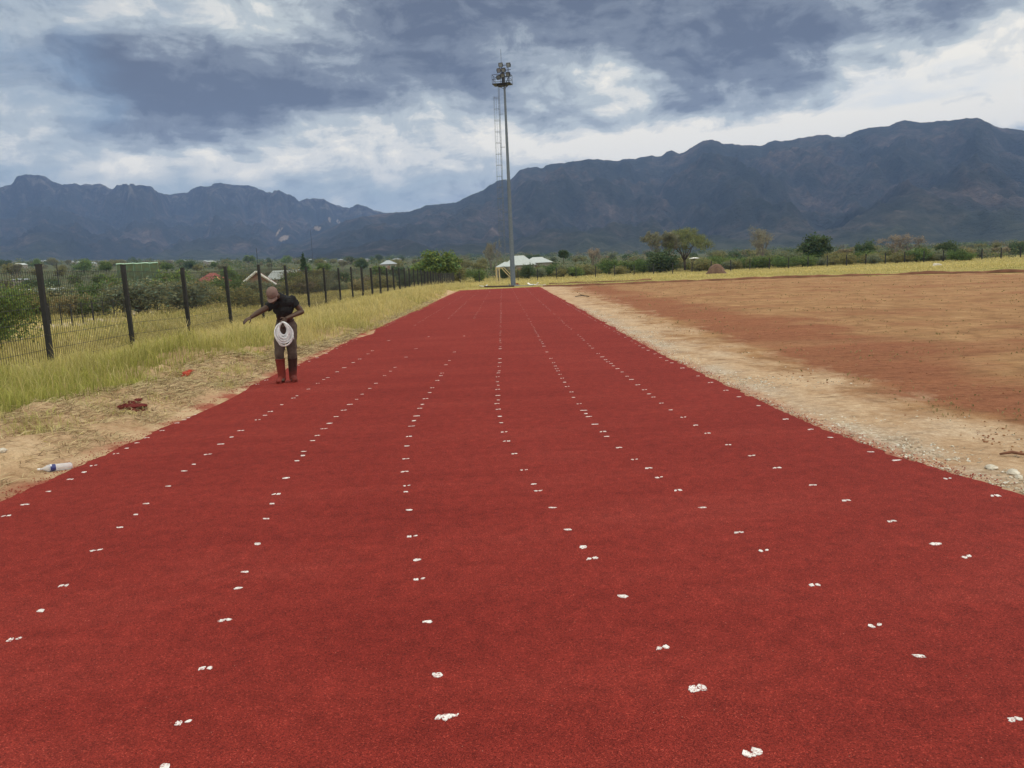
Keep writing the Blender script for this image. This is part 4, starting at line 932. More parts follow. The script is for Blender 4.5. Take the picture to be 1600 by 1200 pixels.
# distant scrub that reads as one mass
def scrub():
    g = np.random.default_rng(17); V, Fc, Cc, n0 = [], [], [], 0
    for col, n, seed in (((.125,.15,.06), 900, 1), ((.07,.105,.042), 800, 2), ((.18,.165,.10), 350, 3)):
        lobes = []
        for _ in range(n):
            a = math.radians(g.uniform(-44, 44)); left = a < math.radians(-9); d0 = 128 if left else 186
            d = d0*(1+9*g.uniform()**2.4); x, y = d*math.sin(a), d*math.cos(a)
            if left and x > -16: continue
            r_ = g.uniform(1.1, 2.4)*(1+d/700); hz = r_*g.uniform(.55, 1.0)*(.8 if a > math.radians(24) else 1); lobes.append((x, y, gz(x, y)+hz*.45, r_*1.3, r_*1.3, hz, 1+d/260))
        v, f, c = leaf_cloud(lobes, 52000, .15, col, seed, floor=-5); V.append(v); Fc.append(f+n0); Cc.append(c); n0 += len(v)
    tag(npmesh('scrub', np.concatenate(V), np.concatenate(Fc), LEAF, attrs={'tint': np.concatenate(Cc)}), 'dense olive scrub covering the plain beyond the fences', 'scrub', kind='stuff')
scrub()

# ------------------------------------------------------------------ buildings
WROOF = simple('white_sheet_roof', (.38, .42, .42), .12, 3, .5, .4, 0, .1); RROOF = simple('red_roof', (.26, .075, .065), .2, 4, .7, .3); GROOF = simple('grey_sheet_roof', (.30, .33, .36), .15, 3, .5, .4)
WALLM = simple('cream_wall', (.30, .27, .225), .15, 2, .9, .2); PINKW = simple('pink_brick_wall', (.30, .16, .12), .2, 6, .9, .2); DARKG = simple('window_dark', (.03, .035, .04), .2, 3, .2, .5, 0, 0); TRIM = simple('white_trim', (.72, .72, .70), .08, 4, .7, .3)
def house(px, dist, w, d, eave, ridge, roofm, wallm, label, hip=True, rz=0.0, z=None, trim=False, group=None, detail=True, cat='house'):
    x, y = AT(px, dist); zz = gz(x, y) if z is None else z; root = empty('house', (x, y, zz), rz - math.atan2(x, y))
    b = MB(); b.box((0, 0, eave/2-.5), (w, d, eave+1.0))
    if not hip: b.add([(-w/2, -d/2, eave), (w/2, -d/2, eave), (0, -d/2, ridge-.06), (-w/2, d/2, eave), (w/2, d/2, eave), (0, d/2, ridge-.06)], [[0, 1, 2], [5, 4, 3]])
    b.build('wall', wallm, root)
    o_ = .45; b = MB(); hw, hd = w/2+o_, d/2+o_
    if hip:
        hr = max(.2, hw-hd*.9) if hw > hd else .2
        b.add([(-hw, -hd, eave), (hw, -hd, eave), (hw, hd, eave), (-hw, hd, eave), (-hr, 0, ridge), (hr, 0, ridge)], [[0, 1, 5, 4], [1, 2, 5], [2, 3, 4, 5], [3, 0, 4], [3, 2, 1, 0]])
    else:
        e2 = eave - o_*(ridge-eave)/(w/2); t_ = .12
        b.add([(-hw, -hd, e2), (0, -hd, ridge), (hw, -hd, e2), (-hw, hd, e2), (0, hd, ridge), (hw, hd, e2), (-hw, -hd, e2-t_), (0, -hd, ridge-t_), (hw, -hd, e2-t_), (-hw, hd, e2-t_), (0, hd, ridge-t_), (hw, hd, e2-t_)],
              [[0, 1, 4, 3], [1, 2, 5, 4], [0, 6, 7, 1], [1, 7, 8, 2], [3, 4, 10, 9], [4, 5, 11, 10], [6, 9, 10, 7], [7, 10, 11, 8], [0, 3, 9, 6], [2, 8, 11, 5]])
    b.build('roof', roofm, root)
    if trim:
        b = MB(); e2 = eave - o_*(ridge-eave)/(w/2)
        for s in (-1, 1): b.tube([(s*hw, -hd-.05, e2), (0, -hd-.05, ridge)], .17, 4)
        b.build('bargeboard', TRIM, root)
    if detail:
        for s in (-.28, .28): b = MB(); b.box((s*w, -d/2-.012, eave*.55), (w*.14, .06, eave*.35)); b.build('window', DARKG, root)
        b = MB(); b.box((0, -d/2-.012, eave*.38), (.95, .06, eave*.76)); b.build('door', PINKW, root)
    tag(root, label, cat, group); return root
house(812, 196, 7.6, 6, 2.9, 5.3, WROOF, WALLM, 'house with a peaked white sheet roof behind the mast', z=gz(*AT(812, 196))-.0)
house(840, 200, 7.2, 5.5, 3.3, 4.75, WROOF, WALLM, 'lower white roofed house adjoining the peaked one on its right')
house(790, 194, 4.2, 5.0, 2.7, 3.9, WROOF, WALLM, 'low white roofed wing left of the mast')
house(66, 118, 4.4, 4.6, 2.0, 2.5, WROOF, PINKW, 'long low white roofed house with a red side behind the first fence post', hip=False, rz=R(74))
house(36, 260, 4.6, 4, 3.2, 3.6, GROOF, WALLM, 'small pale block house left of the first fence post')
house(34, 165, 4.0, 4, 2.4, 3.0, WROOF, WALLM, 'small white roofed shed in front of the pale block house')
house(333, 135, 5.2, 5, 2.4, 3.9, RROOF, WALLM, 'house with a dull red hipped roof behind the fourth fence post')
house(404, 122, 4.4, 3.4, 1.9, 3.6, RROOF, PINKW, 'red walled gable house with white bargeboards behind the bending man', hip=False, rz=R(-6), trim=True)
house(448, 150, 5.0, 4.5, 2.7, 4.0, WROOF, WALLM, 'white slatted roof house right of the bending man', hip=False, rz=R(62))
house(608, 330, 6.5, 6, 2.6, 4.2, GROOF, WALLM, 'pale blue grey roofed house in the trees left of the mast')
house(1085, 168, 1.5, 1.3, 2.75, 2.95, TRIM, simple('kiosk_wall', (.12, .105, .07), .2, 3), 'small flat white roofed kiosk under the spreading tree', detail=False, cat='kiosk')
g = random.Random(12)
for i in range(30):
    px = -20 + 700*(i+.5)/30 + g.uniform(-10, 10); d = g.uniform(480, 1500); house(px, d, g.uniform(4, 9), g.uniform(4, 6), 2.4, g.uniform(3, 3.8), g.choice((WROOF, GROOF, GROOF)), WALLM, 'tiny pale roofed house in the far town on the left', rz=g.uniform(-.8, .8), group='tiny houses of the far town', detail=False)
# green netted plot, coloured hut
def net_house():
    x, y = AT(218, 178); root = empty('shade_net_house', (x, y, gz(x, y)), -math.atan2(x, y)); top = 1.7 + (445-416)/1200*178 - gz(x, y)
    k = Mat('green_net', .9, .1); p = k.obj(); k.color(k.mix(k.rng(k.noise(p, 1.2, 5, .7), .45, .6), k.ramp(k.noise(p, .7, 4), (.35, (.085, .105, .055)), (.65, (.14, .155, .085))), (.09, .15, .10))); k = k.m
    b = MB(); b.box((0, 0, top/2-.5), (7.6, 5, top+1)); b.build('net_wall', k, root)
    b = MB()
    for i in range(6): b.tube([(-3.8+i*1.52, -2.53, 0), (-3.8+i*1.52, -2.53, top+.1)], .05, 5)
    b.build('frame', simple('pale_green_frame', (.17, .24, .16), .15, 3), root)
    b = MB(); b.tube([(-3.85+.77*i, -2.55, top+.06*math.sin(i*2.1)) for i in range(11)], .10, 5); b.build('top_rail', simple('mint_edge', (.45, .66, .54), .2, 2), root)
    tag(root, 'green netted enclosure with pale top edge behind the second fence post', 'enclosure')
net_house()
def hut():
    x, y = AT(339, 98); root = empty('hut', (x, y, gz(x, y)), -math.atan2(x, y)); ht = 1.7+(439.5-434)/1200*98-gz(x, y); b = MB(); b.box((0, 0, ht*.3), (1.7, 1.7, ht*.6)); b.build('wall', simple('green_sheet', (.10, .27, .14), .2, 4), root)
    b = MB(); b.add([(-1.15, -1.1, ht*.52), (1.15, -1.1, ht*.52), (1.15, 1.1, ht*.52), (-1.15, 1.1, ht*.52), (0, 0, ht)], [[0, 1, 4], [1, 2, 4], [2, 3, 4], [3, 0, 4], [3, 2, 1, 0]]); b.build('roof', simple('green_tin', (.13, .30, .17), .2, 4), root)
    b = MB()
    for s in (-1, 1): b.tube([(s*1.2, -1.12, ht*.5), (0, -.04, ht+.03)], .09, 5)
    b.build('roof_edge', simple('orange_edge', (.58, .36, .16), .15, 4), root)
    tag(root, 'small green hut with an orange edged roof left of the fourth fence post', 'hut')
hut()
def pole(px, dist, h, label, arms, name='utility_pole', r=.12, lattice=False):
    x, y = AT(px, dist); root = empty(name, (x, y, gz(x, y)), -math.atan2(x, y)); b = MB(); b.tube([(0, 0, -.5), (0, 0, h)], [r, r*.7], 6); b.build('pole', DSTEEL if not lattice else GROOF, root)
    b = MB()
    for z, a, c in arms: b.tube([(a, 0, z), (c, 0, z)], r*.6, 5); b.tube([(c, 0, z), (c, 0, z+.4)], r*.6, 5)
    if arms: b.build('cross_arm', DSTEEL, root)
    tag(root, label, 'pole')
pole(93, 200, 7.4, 'dark utility pole with crossarms above the bushes right of the first fence post', [(7.3, -.9, .1), (6.0, -.1, 1.0), (5.0, -1.0, .2)])
pole(405, 260, 10.6, 'thin dark pole above the gable house', [])
pole(491, 900, 36, 'slim pale radio mast in front of the mountain gap', [], 'radio_mast', .26, False)
pole(426, 300, 6, 'short dark pole right of the gable house', [(5.6, -.5, .5)])

# ------------------------------------------------------------------ small things around the track
def mound():
    x, y = AT(1119, 112); b = MB(); b.ball((0, 0, 0), (1.28, 1.15, 1.45), 28, 18); vs = []
    for v in b.v:
        v = Vector(v); q = 1+.10*fbm(v.x*1.6, v.y*1.6, v.z*1.6+4, 4); vs.append((v.x*q*(1+.25*sst(.5, 0, v.z)), v.y*q, max(v.z*q, -.3)))
    k = Mat('mound_earth', .95, .1); p = k.obj(); k.color(k.ramp(k.noise(p, 2.2, 6, .7), (.35, (.11, .065, .050)), (.6, (.185, .12, .088)), (.75, (.26, .19, .13)))); k.bump(k.noise(p, 6, 5, .7), .9, .15)
    tag(npmesh('earth_mound', vs, b.f, k.m, smooth=True, loc=(x, y, gz(x, y)+.1)), 'brown rounded earth mound in the far yellow grass', 'mound')
mound()
GOALM = simple('yellowed_paint', (.46, .37, .20), .12, 5, .6, .3, 0, 0)
def goal():
    x, y = AT(775, 106); root = empty('football_goal', (x, y, gz(x, y)), -math.atan2(x, y)); h = 2.35
    for q in ((0, 0), (.45, 7.0)): b = MB(); b.tube([(*q, -.1), (*q, h)], .075, 8); b.build('post', GOALM, root)
    b = MB(); b.tube([(0, 0, h-.09), (.45, 7.0, h-.09)], .06, 8); b.build('crossbar', GOALM, root)
    for q in ((0, 0), (.45, 7)): b = MB(); b.tube([(q[0], q[1], h-.1), (q[0]+.75, q[1], h-.12), (q[0]+2.2, q[1], .55), (q[0]+2.6, q[1], .05)], .055, 7); b.build('back_stay', GOALM, root)
    tag(root, 'cream painted football goal frame seen edge on left of the mast', 'goal')
goal()
def berm(pts, name, label, hw, hh, col, seed):
    P_ = [G(*p) for p in pts]; b = MB(); n = 7; vs = []
    L_ = []
    for i in range(len(P_)-1):
        for k in range(30): t = k/30; L_.append(P_[i]*(1-t)+P_[i+1]*t)
    for i, p in enumerate(L_):
        r_ = Vector((p[0], p[1], 0)).normalized()
        for k in range(n):
            u = 2*k/(n-1)-1; q = hh*(1-u*u)*max(.25, 1+.7*fbm(p[0]*.5, p[1]*.5, seed)); vs.append((p[0]+r_.x*u*hw, p[1]+r_.y*u*hw, far_slope(p[0], p[1])+q-.01))
    fs = [[i*n+k, i*n+k+1, (i+1)*n+k+1, (i+1)*n+k] for i in range(len(L_)-1) for k in range(n-1)]
    tag(npmesh(name, vs, fs, simple(name+'_earth', col, .35, .9, .95, .1, bump=.6), smooth=True), label, 'earth bank', kind='structure')
berm([(848,447.5), (900,446.5), (960,444.5), (1050,440.5), (1200,435), (1350,430), (1475,427), (1600,425), (1760,420.5)], 'soil_bank', 'low dark earth bank along the far edge of the dirt field', .35, .14, (.16, .075, .045), 3)
berm([(858,443), (905,441.5), (960,440), (1020,437)], 'soil_ridge', 'short dark earth ridge behind the end of the field', .3, .11, (.16, .09, .05), 8)
RUB = simple('red_rubber_granules', (.19, .028, .025), .4, 30, .95, .1, bump=.6)
def lump(px, py, sx, sy, sz, label, mat, name, cat, seed, zf=.15):
    c = GT(px, py); b = MB(); vs = []; b.ball((0, 0, 0), 1, 20, 12)
    for v in b.v: q = 1+.55*fbm(v[0]*1.5+seed, v[1]*1.5, v[2]*1.5, 4); vs.append((v[0]*q*sx, v[1]*q*sy, max(v[2]*q*sz, -.02)))
    tag(npmesh(name, vs, b.f, mat, smooth=True, loc=(c[0], c[1], gz(c[0], c[1]))), label, cat)
def heap(px, py, n, sx, sy, r, label, mat, name, cat, seed):
    c = GT(px, py); g = random.Random(seed); b = MB(); b.ball((0, 0, .0), (sx*1.5, sy*1.5, r*.7), 14, 8)
    for i in range(n):
        x, y = g.gauss(0, sx), g.gauss(0, sy); k = r*g.uniform(.4, 1.1)*max(.35, 1-.35*(abs(x)/sx)); vs, fs = stone_verts(k, seed*50+i); rot = Matrix.Rotation(g.uniform(0, 6), 3, 'Z'); b.add([rot @ Vector(v)+Vector((x, y, gz(c[0]+x, c[1]+y)-c[2]+k*.3)) for v in vs], fs)
    tag(b.build(name, mat, loc=tuple(c)), label, cat)
RUBD = simple('old_rubber_granules', (.115, .022, .020), .45, 30, .95, .1, bump=.6)
heap(206, 628, 75, .13, .07, .042, 'dark red heap of rubber crumbs lying on the sandy verge', RUBD, 'rubber_heap', 'heap', 4)
heap(293, 586, 30, .055, .045, .048, 'bright red rag at the edge of the grass by the sand heap', simple('red_cloth', (.42, .065, .042), .25, 12, .9, .2, bump=.4), 'red_rag', 'rag', 6)
lump(108, 626, .085, .05, .02, 'green plastic scrap at the grass edge above the bottle', simple('green_plastic', (.03, .25, .10), .2, 15, .4, .5), 'plastic_scrap', 'litter', 9)
lump(807, 444.5, .28, .2, .14, 'dark red lump at the foot of the mast', RUB, 'rubber_lump', 'lump', 12, 0)
def sheet(px, py, w, d, th, label, mat, name, cat, rz, curl=0.0):
    c = G(px, py); b = MB(); n = 10; vs = []
    for k in range(n+1):
        u = k/n; zc = .02+curl*(max(0, abs(u-.5)-.25)*4)**2+.02*math.sin(u*7)
        for yy in (-d/2, d/2): vs += [(-w/2+w*u, yy, zc), (-w/2+w*u, yy, zc+th)]
    fs = []
    for k in range(n): a = 4*k; fs += [[a+1, a+5, a+7, a+3], [a, a+2, a+6, a+4], [a, a+4, a+5, a+1], [a+2, a+3, a+7, a+6]]
    fs += [[0, 1, 3, 2], [4*n, 4*n+2, 4*n+3, 4*n+1]]; b.add(vs, fs)
    o = b.build(name, mat, loc=(c[0], c[1], far_slope(c[0], c[1])+.01)); o.rotation_euler = (0, 0, rz); tag(o, label, cat); return o
WS = simple('white_plastic', (.75, .75, .73), .08, 5, .5, .4, 0, 0); GS = simple('grey_mat', (.20, .22, .23), .2, 5, .8, .2)
sheet(755.5, 447.5, .75, .9, .06, 'white sheet lying at the left corner of the track end', WS, 'plastic_sheet', 'sheet', .1, .10)
sheet(833, 445.2, 1.0, .8, .05, 'white curled sheet lying at the right corner of the track end', WS, 'plastic_sheet', 'sheet', -.2, .16)
sheet(845, 446, .9, .5, .05, 'long pale board right of the curled white sheet', simple('pale_board', (.55, .50, .42), .1, 5), 'board', 'board', .05)
sheet(818, 447, 1.9, .9, .03, 'grey mat lying across the track end', GS, 'rubber_mat', 'mat', .08, .03)
b = MB(); L0, L1 = G(757, 449.0), G(803, 448.2); b.tube([tuple(L0*(1-t)+L1*t + np.array([0, .05*math.sin(t*9), .07])) for t in np.linspace(0, 1, 12)], .07, 8); tag(b.build('mat_roll', simple('dark_roll', (.07, .05, .045), .3, 8), smooth=True), 'dark rolled mat along the far end of the track', 'roll')
b = MB(); c0 = G(910, 464); b.tube([(c0[0]-.35, c0[1]+.3, .03), (c0[0], c0[1], .08), (c0[0]+.3, c0[1]-.5, .03)], [.02, .03, .02], 6); b.tube([(c0[0], c0[1], .08), (c0[0]-.1, c0[1]+.8, .16)], [.022, .012], 5); tag(b.build('branch', BARK, smooth=True), 'dead branch lying on the dirt field beside the far track', 'branch')
b = MB(); c0 = G(1590, 714); b.tube([(c0[0]-.12, c0[1]+.04, .02), (c0[0]-.03, c0[1]+.03, .035), (c0[0]+.1, c0[1]-.08, .02)], [.008, .014, .008], 6); tag(b.build('twig', simple('brown_twig', (.16, .07, .04), .3, 20), smooth=True), 'brown twig on the pale soil near the right picture edge', 'twig')

# --- plastic bottle
def bottle():
    p0, p1 = GT(62, 739), GT(113, 733); ax = Vector(p1-p0); L_ = ax.length; root = empty('plastic_bottle', (p0[0], p0[1], p0[2]+.128*L_)); root.rotation_euler = (0, R(90)-math.asin(max(-1, min(1, ax.z/L_))), math.atan2(ax.y, ax.x))
    s = L_; rp = [(0, .030), (.02, .032), (.10, .036), (.16, .066), (.24, .112), (.30, .125), (.31, .125), (.50, .125), (.51, .120), (.53, .125), (.62, .120), (.64, .125), (.74, .120), (.76, .125), (.95, .122), (1.0, .10), (1.0, .0)]
    def lathe(prof, n=18):
        b_ = MB(); vs = []
        for z, r_ in prof:
            for k in range(n): vs.append((r_*s*math.cos(2*math.pi*k/n), r_*s*math.sin(2*math.pi*k/n), z*s))
        b_.add(vs, [[i*n+k, i*n+(k+1) % n, (i+1)*n+(k+1) % n, (i+1)*n+k] for i in range(len(prof)-1) for k in range(n)]); return b_
    k = Mat('clear_plastic', .12, .5); k.color((.80, .80, .82)); k.b.inputs['Transmission Weight'].default_value = .55; k.b.inputs['IOR'].default_value = 1.2
    lathe(rp).build('body', k.m, root, True)
    k2 = Mat('bottle_label', .4, .4); q = k2.obj(); k2.color(k2.mix(k2.rng(k2.noise(q, 22, 2), .55, .6), (.028, .035, .15), (.55, .56, .62))); lathe([(.315, .128), (.32, .1295), (.475, .1295), (.48, .128)]).build('wrapper', k2.m, root, True)
    lathe([(-.055, .0), (-.055, .036), (.02, .036), (.02, .031)]).build('cap', simple('white_cap', (.75, .75, .75), .05, 5, .4), root, True)
    tag(root, 'clear plastic bottle with a blue wrapper lying at the left track edge', 'bottle')
bottle()

# ------------------------------------------------------------------ the man
def remesh(o, vox, smooth=2):
    m_ = o.modifiers.new('remesh', 'REMESH'); m_.mode = 'VOXEL'; m_.voxel_size = vox; m_.use_smooth_shade = True
    if smooth: q = o.modifiers.new('smooth', 'SMOOTH'); q.iterations = smooth; q.factor = .5
def caps(b, a, c, ra, rc, flat=False, n=14, mid=None):
    a, c = Vector(a), Vector(c)
    if mid: b.tube([a, a.lerp(c, mid[0]), c], [ra, mid[1], rc], n)
    else: b.tube([a, c], [ra, rc], n)
    if not flat: b.ball(a, ra, 14, 10); b.ball(c, rc, 14, 10)
def hand(b, wrist, dirv, palmn, curl, s=1.0):
    """palm and five separate, unequal fingers"""
    w_, d, nrm = Vector(wrist), Vector(dirv).normalized(), Vector(palmn); nrm = (nrm-d*nrm.dot(d)).normalized(); sd = d.cross(nrm)
    rot = Matrix((sd, d, nrm)).transposed(); b.ball(w_+d*.048*s, (.040*s, .054*s, .017*s), 12, 9, rot)
    for i, (o_, L_) in enumerate(((-.030, .062), (-.010, .072), (.010, .068), (.029, .054))):
        p = w_ + d*.085*s + sd*o_*s; a = d.copy(); pts = [p]
        for k, q in enumerate((.45, .32, .23)):
            ang = curl*(.5+.35*k) + .06*i; v = d*math.cos(ang) - nrm*math.sin(ang) + sd*o_*2; p = p + v.normalized()*L_*q*s*1.15; pts.append(p)
        b.tube(pts, [.0095*s, .0088*s, .008*s, .0065*s], 8); b.ball(pts[-1], .0066*s, 8, 6)
    p = w_+d*.025*s-sd*.034*s; q = p+(d*.55-sd*.55-nrm*.35).normalized()*.042*s; r_ = q+(d*.85-sd*.15-nrm*.5).normalized()*.032*s
    b.tube([p, q, r_], [.013*s, .0105*s, .008*s], 8); b.ball(r_, .008*s, 8, 6)
SKIN = Mat('dark_skin', .5, .35); _q = SKIN.obj(); SKIN.color(SKIN.ramp(SKIN.noise(_q, 14, 3), (.3, (.050, .027, .018)), (.7, (.082, .046, .031)))); SKIN = SKIN.m
def cloth(name, c, c2, sc=9, z0=None, stain=None):
    k = Mat(name, .92, .12); p = k.obj(); col = k.ramp(k.noise(p, sc, 5, .65), (.3, c), (.7, c2))
    if stain:
        sp = k.N('ShaderNodeSeparateXYZ'); k.L(p, sp.inputs[0]); f = k.rng(k.math('ADD', sp.outputs[2], k.math('MULTIPLY', k.noise(p, 7, 4), .25)), z0[0], z0[1]); col = k.mix(f, stain, col)
    k.color(col); k.bump(k.math('ADD', k.noise(p, 16, 3, .6, stretch=(1, 1, .5)), k.math('MULTIPLY', k.noise(p, 220, 2), .08)), .7, .02); return k.m
CLT = bpy.data.textures.new('cloth_folds', 'CLOUDS'); CLT.noise_scale = .11; CLT.noise_depth = 2
def folds(o, s):
    d = o.modifiers.new('folds', 'DISPLACE'); d.texture = CLT; d.strength = s; d.mid_level = .5; d.texture_coords = 'LOCAL'
def man():
    c = G(446, 598); root = empty('person', (c[0], c[1], .013), math.atan2(-c[0], c[1]))
    hipL, hipR = (.005, .07, .90), (.165, .07, .90); knL, knR = (-.055, -.03, .475), (.150, .0, .465); anL, anR = (-.045, .02, .10), (.128, .03, .10)
    pel, wai, che, sh = (.085, .07, .95), (.082, .02, 1.06), (.070, -.08, 1.21), (.075, -.15, 1.315); shR, shL = (.215, -.13, 1.335), (-.075, -.20, 1.285)
    elR, wrR = (.350, -.10, 1.135), (.105, -.295, 1.055); elL, wrL = (-.285, -.29, 1.185), (-.425, -.345, 1.105); hc = Vector((-.075, -.345, 1.435)); nk = (.035, -.215, 1.395)
    # body: one continuous mesh
    b = MB()
    for h_, k_, a_ in ((hipL, knL, anL), (hipR, knR, anR)): caps(b, h_, k_, .078, .052); caps(b, k_, a_, .052, .035, mid=(.3, .056)); b.ball((a_[0], a_[1]-.05, .04), (.042, .11, .035))
    b.ball(pel, (.155, .105, .12)); caps(b, pel, wai, .115, .105); caps(b, wai, che, .11, .125); b.ball(sh, (.175, .10, .09)); b.ball(che, (.15, .115, .13)); caps(b, sh, nk, .075, .055); caps(b, nk, tuple(hc), .055, .055)
    for s_, e_, w_, dv, nv, cu in ((shR, elR, wrR, (-.62, -.22, -.55), (.2, .9, .1), 1.25), (shL, elL, wrL, (-.86, -.25, -.42), (.25, -.3, .9), .55)):
        b.ball(s_, .066); caps(b, s_, e_, .056, .042); caps(b, e_, w_, .043, .029, mid=(.3, .042)); hand(b, w_, dv, nv, cu)
    u = Vector((-.16, -.62, .77)).normalized(); f = Vector((-.25, -.72, -.60)); f = (f-u*f.dot(u)).normalized(); r_ = f.cross(u)     # head: up, face and side axes
    rot = Matrix((r_, f, u)).transposed(); hp = lambda x, y, z: hc + r_*x + f*y + u*z
    b.ball(hc, (.074, .092, .105), 18, 14, rot); b.ball(hp(0, .028, -.065), (.055, .062, .055), 14, 10, rot)         # skull, jaw
    b.ball(hp(0, .098, -.020), (.016, .022, .026), 10, 8, rot); b.ball(hp(0, .086, -.062), (.026, .016, .012), 10, 8, rot); b.ball(hp(0, .082, -.092), (.022, .018, .016), 10, 8, rot)
    for s in (-1, 1): b.ball(hp(s*.075, -.005, -.015), (.010, .022, .032), 10, 8, rot); b.ball(hp(s*.030, .082, .014), (.020, .012, .008), 8, 6, rot)
    o = b.build('body', SKIN, root); remesh(o, .0052, 2)
    eye = simple('eye_white', (.55, .52, .48), .1, 5, .3, .5, 0, 0)
    for s in (-1, 1): q = MB(); q.ball(hp(s*.030, .086, .0), (.012, .009, .008), 10, 8, rot); q.build('eye', eye, root, True)
    # shirt
    b = MB(); caps(b, (.085, .065, .965), wai, .130, .122); caps(b, wai, che, .123, .140); b.ball(che, (.168, .13, .14)); b.ball(sh, (.19, .112, .10)); b.ball((.085, -.10, 1.335), (.15, .10, .085)); caps(b, sh, nk, .10, .074, True); caps(b, nk, tuple(Vector(nk).lerp(hc, .38)), .072, .066, True)
    for s_, e_ in ((shR, elR), (shL, elL)): q = Vector(s_).lerp(Vector(e_), .48); b.ball(s_, .080); b.tube([s_, q], [.074, .068], 16)
    o = b.build('shirt', cloth('black_cotton', (.012, .013, .015), (.028, .029, .032), 8, (1.03, 1.30), (.052, .022, .020)), root); remesh(o, .008, 4); folds(o, .035)
    b = MB(); b.ball((pel[0], pel[1], pel[2]-.02), (.165, .118, .125)); b.tube([(pel[0], pel[1], .90), (pel[0], pel[1]-.005, 1.01)], [.15, .132], 18)
    for h_, k_, a_ in ((hipL, knL, anL), (hipR, knR, anR)): q = Vector(k_).lerp(Vector(a_), .38); caps(b, h_, k_, .098, .078); b.tube([k_, q], [.077, .070], 16)
    o = b.build('trousers', cloth('grey_brown_trousers', (.050, .036, .032), (.105, .080, .070), 7, (.40, .62), (.045, .028, .024)), root); remesh(o, .009, 3); folds(o, .035)
    b = MB(); b.tube([(pel[0], pel[1]-.004, .995), (pel[0], pel[1]-.006, 1.025)], [.142, .139], 20); b.build('belt', simple('belt_leather', (.03, .02, .018), .2, 10, .6), root, True)
    for k_, a_, toe, col in ((knL, anL, (-.105, -.135), (.125, .025, .020)), (knR, anR, (.150, -.125), (.030, .014, .013))):
        b = MB(); t = Vector(k_).lerp(Vector(a_), .26); a2 = Vector(a_); b.tube([t, t.lerp(a2, .55), (a2.x, a2.y, .09), (a2.x, a2.y, .03)], [.076, .069, .060, .058], 18); b.ball((a2.x, a2.y, .05), (.055, .062, .05), 14, 10)
        tv = Vector((toe[0], toe[1], .042)); b.tube([(a2.x, a2.y+.03, .048), ((a2.x+tv.x)/2, (a2.y+tv.y)/2, .052), tv], [.046, .050, .042], 14); b.ball(tv, (.046, .052, .034), 14, 10); b.box(((a2.x+tv.x)/2, (a2.y+tv.y)/2-.005, .014), (.078, .20, .028), Matrix.Rotation(math.atan2(tv.x-a2.x, -(tv.y-a2.y)), 3, 'Z'))
        m_ = cloth('stained_boot', col, tuple(x*1.5 for x in col), 8, (.10, .34), (.21, .042, .034)); o = b.build('boot', m_, root); remesh(o, .007, 2)
        b = MB(); b.tube([t+Vector((0, 0, -.012)), t+Vector((0, 0, .012))], [.079, .080], 18); b.build('boot_rim', m_, o, True)
    # cap
    b = MB(); n = 20; vs = []; prof = [(1.0, -.005), (1.0, .03), (.95, .062), (.80, .092), (.52, .114), (.2, .122), (.02, .123)]
    for q, z in prof:
        for k in range(n): a = 2*math.pi*k/n; vs.append(hp(.088*q*math.cos(a), .104*q*math.sin(a)-.002, z-.002+.008))
    b.add(vs, [[i*n+k, i*n+(k+1) % n, (i+1)*n+(k+1) % n, (i+1)*n+k] for i in range(len(prof)-1) for k in range(n)] + [list(range(len(vs)-n, len(vs)))])
    capm = cloth('faded_pink_brown_cap', (.13, .085, .077), (.21, .145, .13), 10); cp = b.build('cap', capm, root, True)
    b = MB(); vs = []; m_ = 12
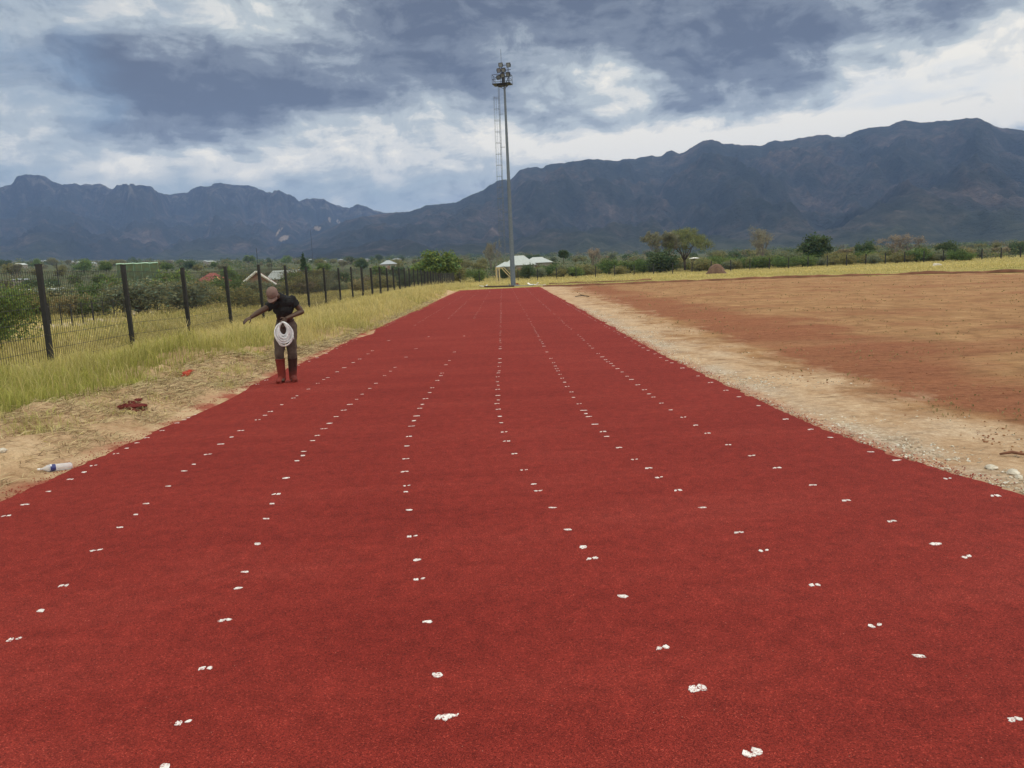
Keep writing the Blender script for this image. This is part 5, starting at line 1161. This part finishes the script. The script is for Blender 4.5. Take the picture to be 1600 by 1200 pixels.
    for i in range(5):
        for k in range(m_+1):
            a = R(28) + R(124)*k/m_; rr = 1+.62*i/4*math.sin(math.pi*k/m_)**.55; vs.append(hp(.088*math.cos(a)*(1+.05*i/4), .104*math.sin(a)*rr, .006-.020*(i/4) - .018*math.cos(a)**2*(i/4)))
    top = len(vs); vs += [v-u*.005 for v in vs]; w = m_+1; fs = [[i*w+k, i*w+k+1, (i+1)*w+k+1, (i+1)*w+k] for i in range(4) for k in range(m_)]
    ring = [k for k in range(w)] + [i*w+m_ for i in range(1, 5)] + [4*w+k for k in range(m_-1, -1, -1)] + [i*w for i in range(3, 0, -1)]
    fs += [[a+top for a in q][::-1] for q in fs]; fs += [[ring[i], ring[(i+1) % len(ring)], ring[(i+1) % len(ring)]+top, ring[i]+top][::-1] for i in range(len(ring))]
    b.add(vs, fs); b.build('brim', capm, cp, True)
    tag(root, 'man in dark shirt and faded cap bending at the track edge with one arm outstretched', 'person')
    # rope coil hanging from his bent arm's hand: a thing of its own
    co = empty('rope_coil', (c[0], c[1], .013), math.atan2(-c[0], c[1])); b = MB(); g = random.Random(3)
    for i in range(22):
        q = g.random(); aw = .060 + .072*q + g.uniform(-.007, .007); bh = .098 + .084*q + g.uniform(-.014, .014); yy = -.345 + g.uniform(-.038, .038); top_ = 1.000 - .012*g.random(); tw = g.uniform(-.1, .1); ph = g.uniform(0, 6)
        pts = []
        for k in range(33):
            a = 2*math.pi*k/32; x = aw*math.sin(a); z = top_-bh+bh*math.cos(a); pts.append((.040+x+(.004+.007*math.sin(ph))*math.sin(3*a+ph)+.006*math.sin(2*a-ph), yy+tw*x+.012*math.sin(2*a+ph), z))
        b.tube(pts, .0112, 6, cap=False)
    k = Mat('white_rope', .8, .25); p = k.obj(); k.color(k.ramp(k.noise(p, 40, 4), (.3, (.52, .54, .58)), (.7, (.78, .79, .82)))); k.bump(k.noise(p, 200, 2), .4, .004)
    b.build('coil', k.m, co, True); b = MB(); b.tube([(.165, -.35, .80), (.18, -.37, .77), (.185, -.36, .72)], .008, 6); b.build('loose_end', k.m, co, True)
    tag(co, 'coil of white rope hanging from the bending man\'s hand', 'rope')
man()
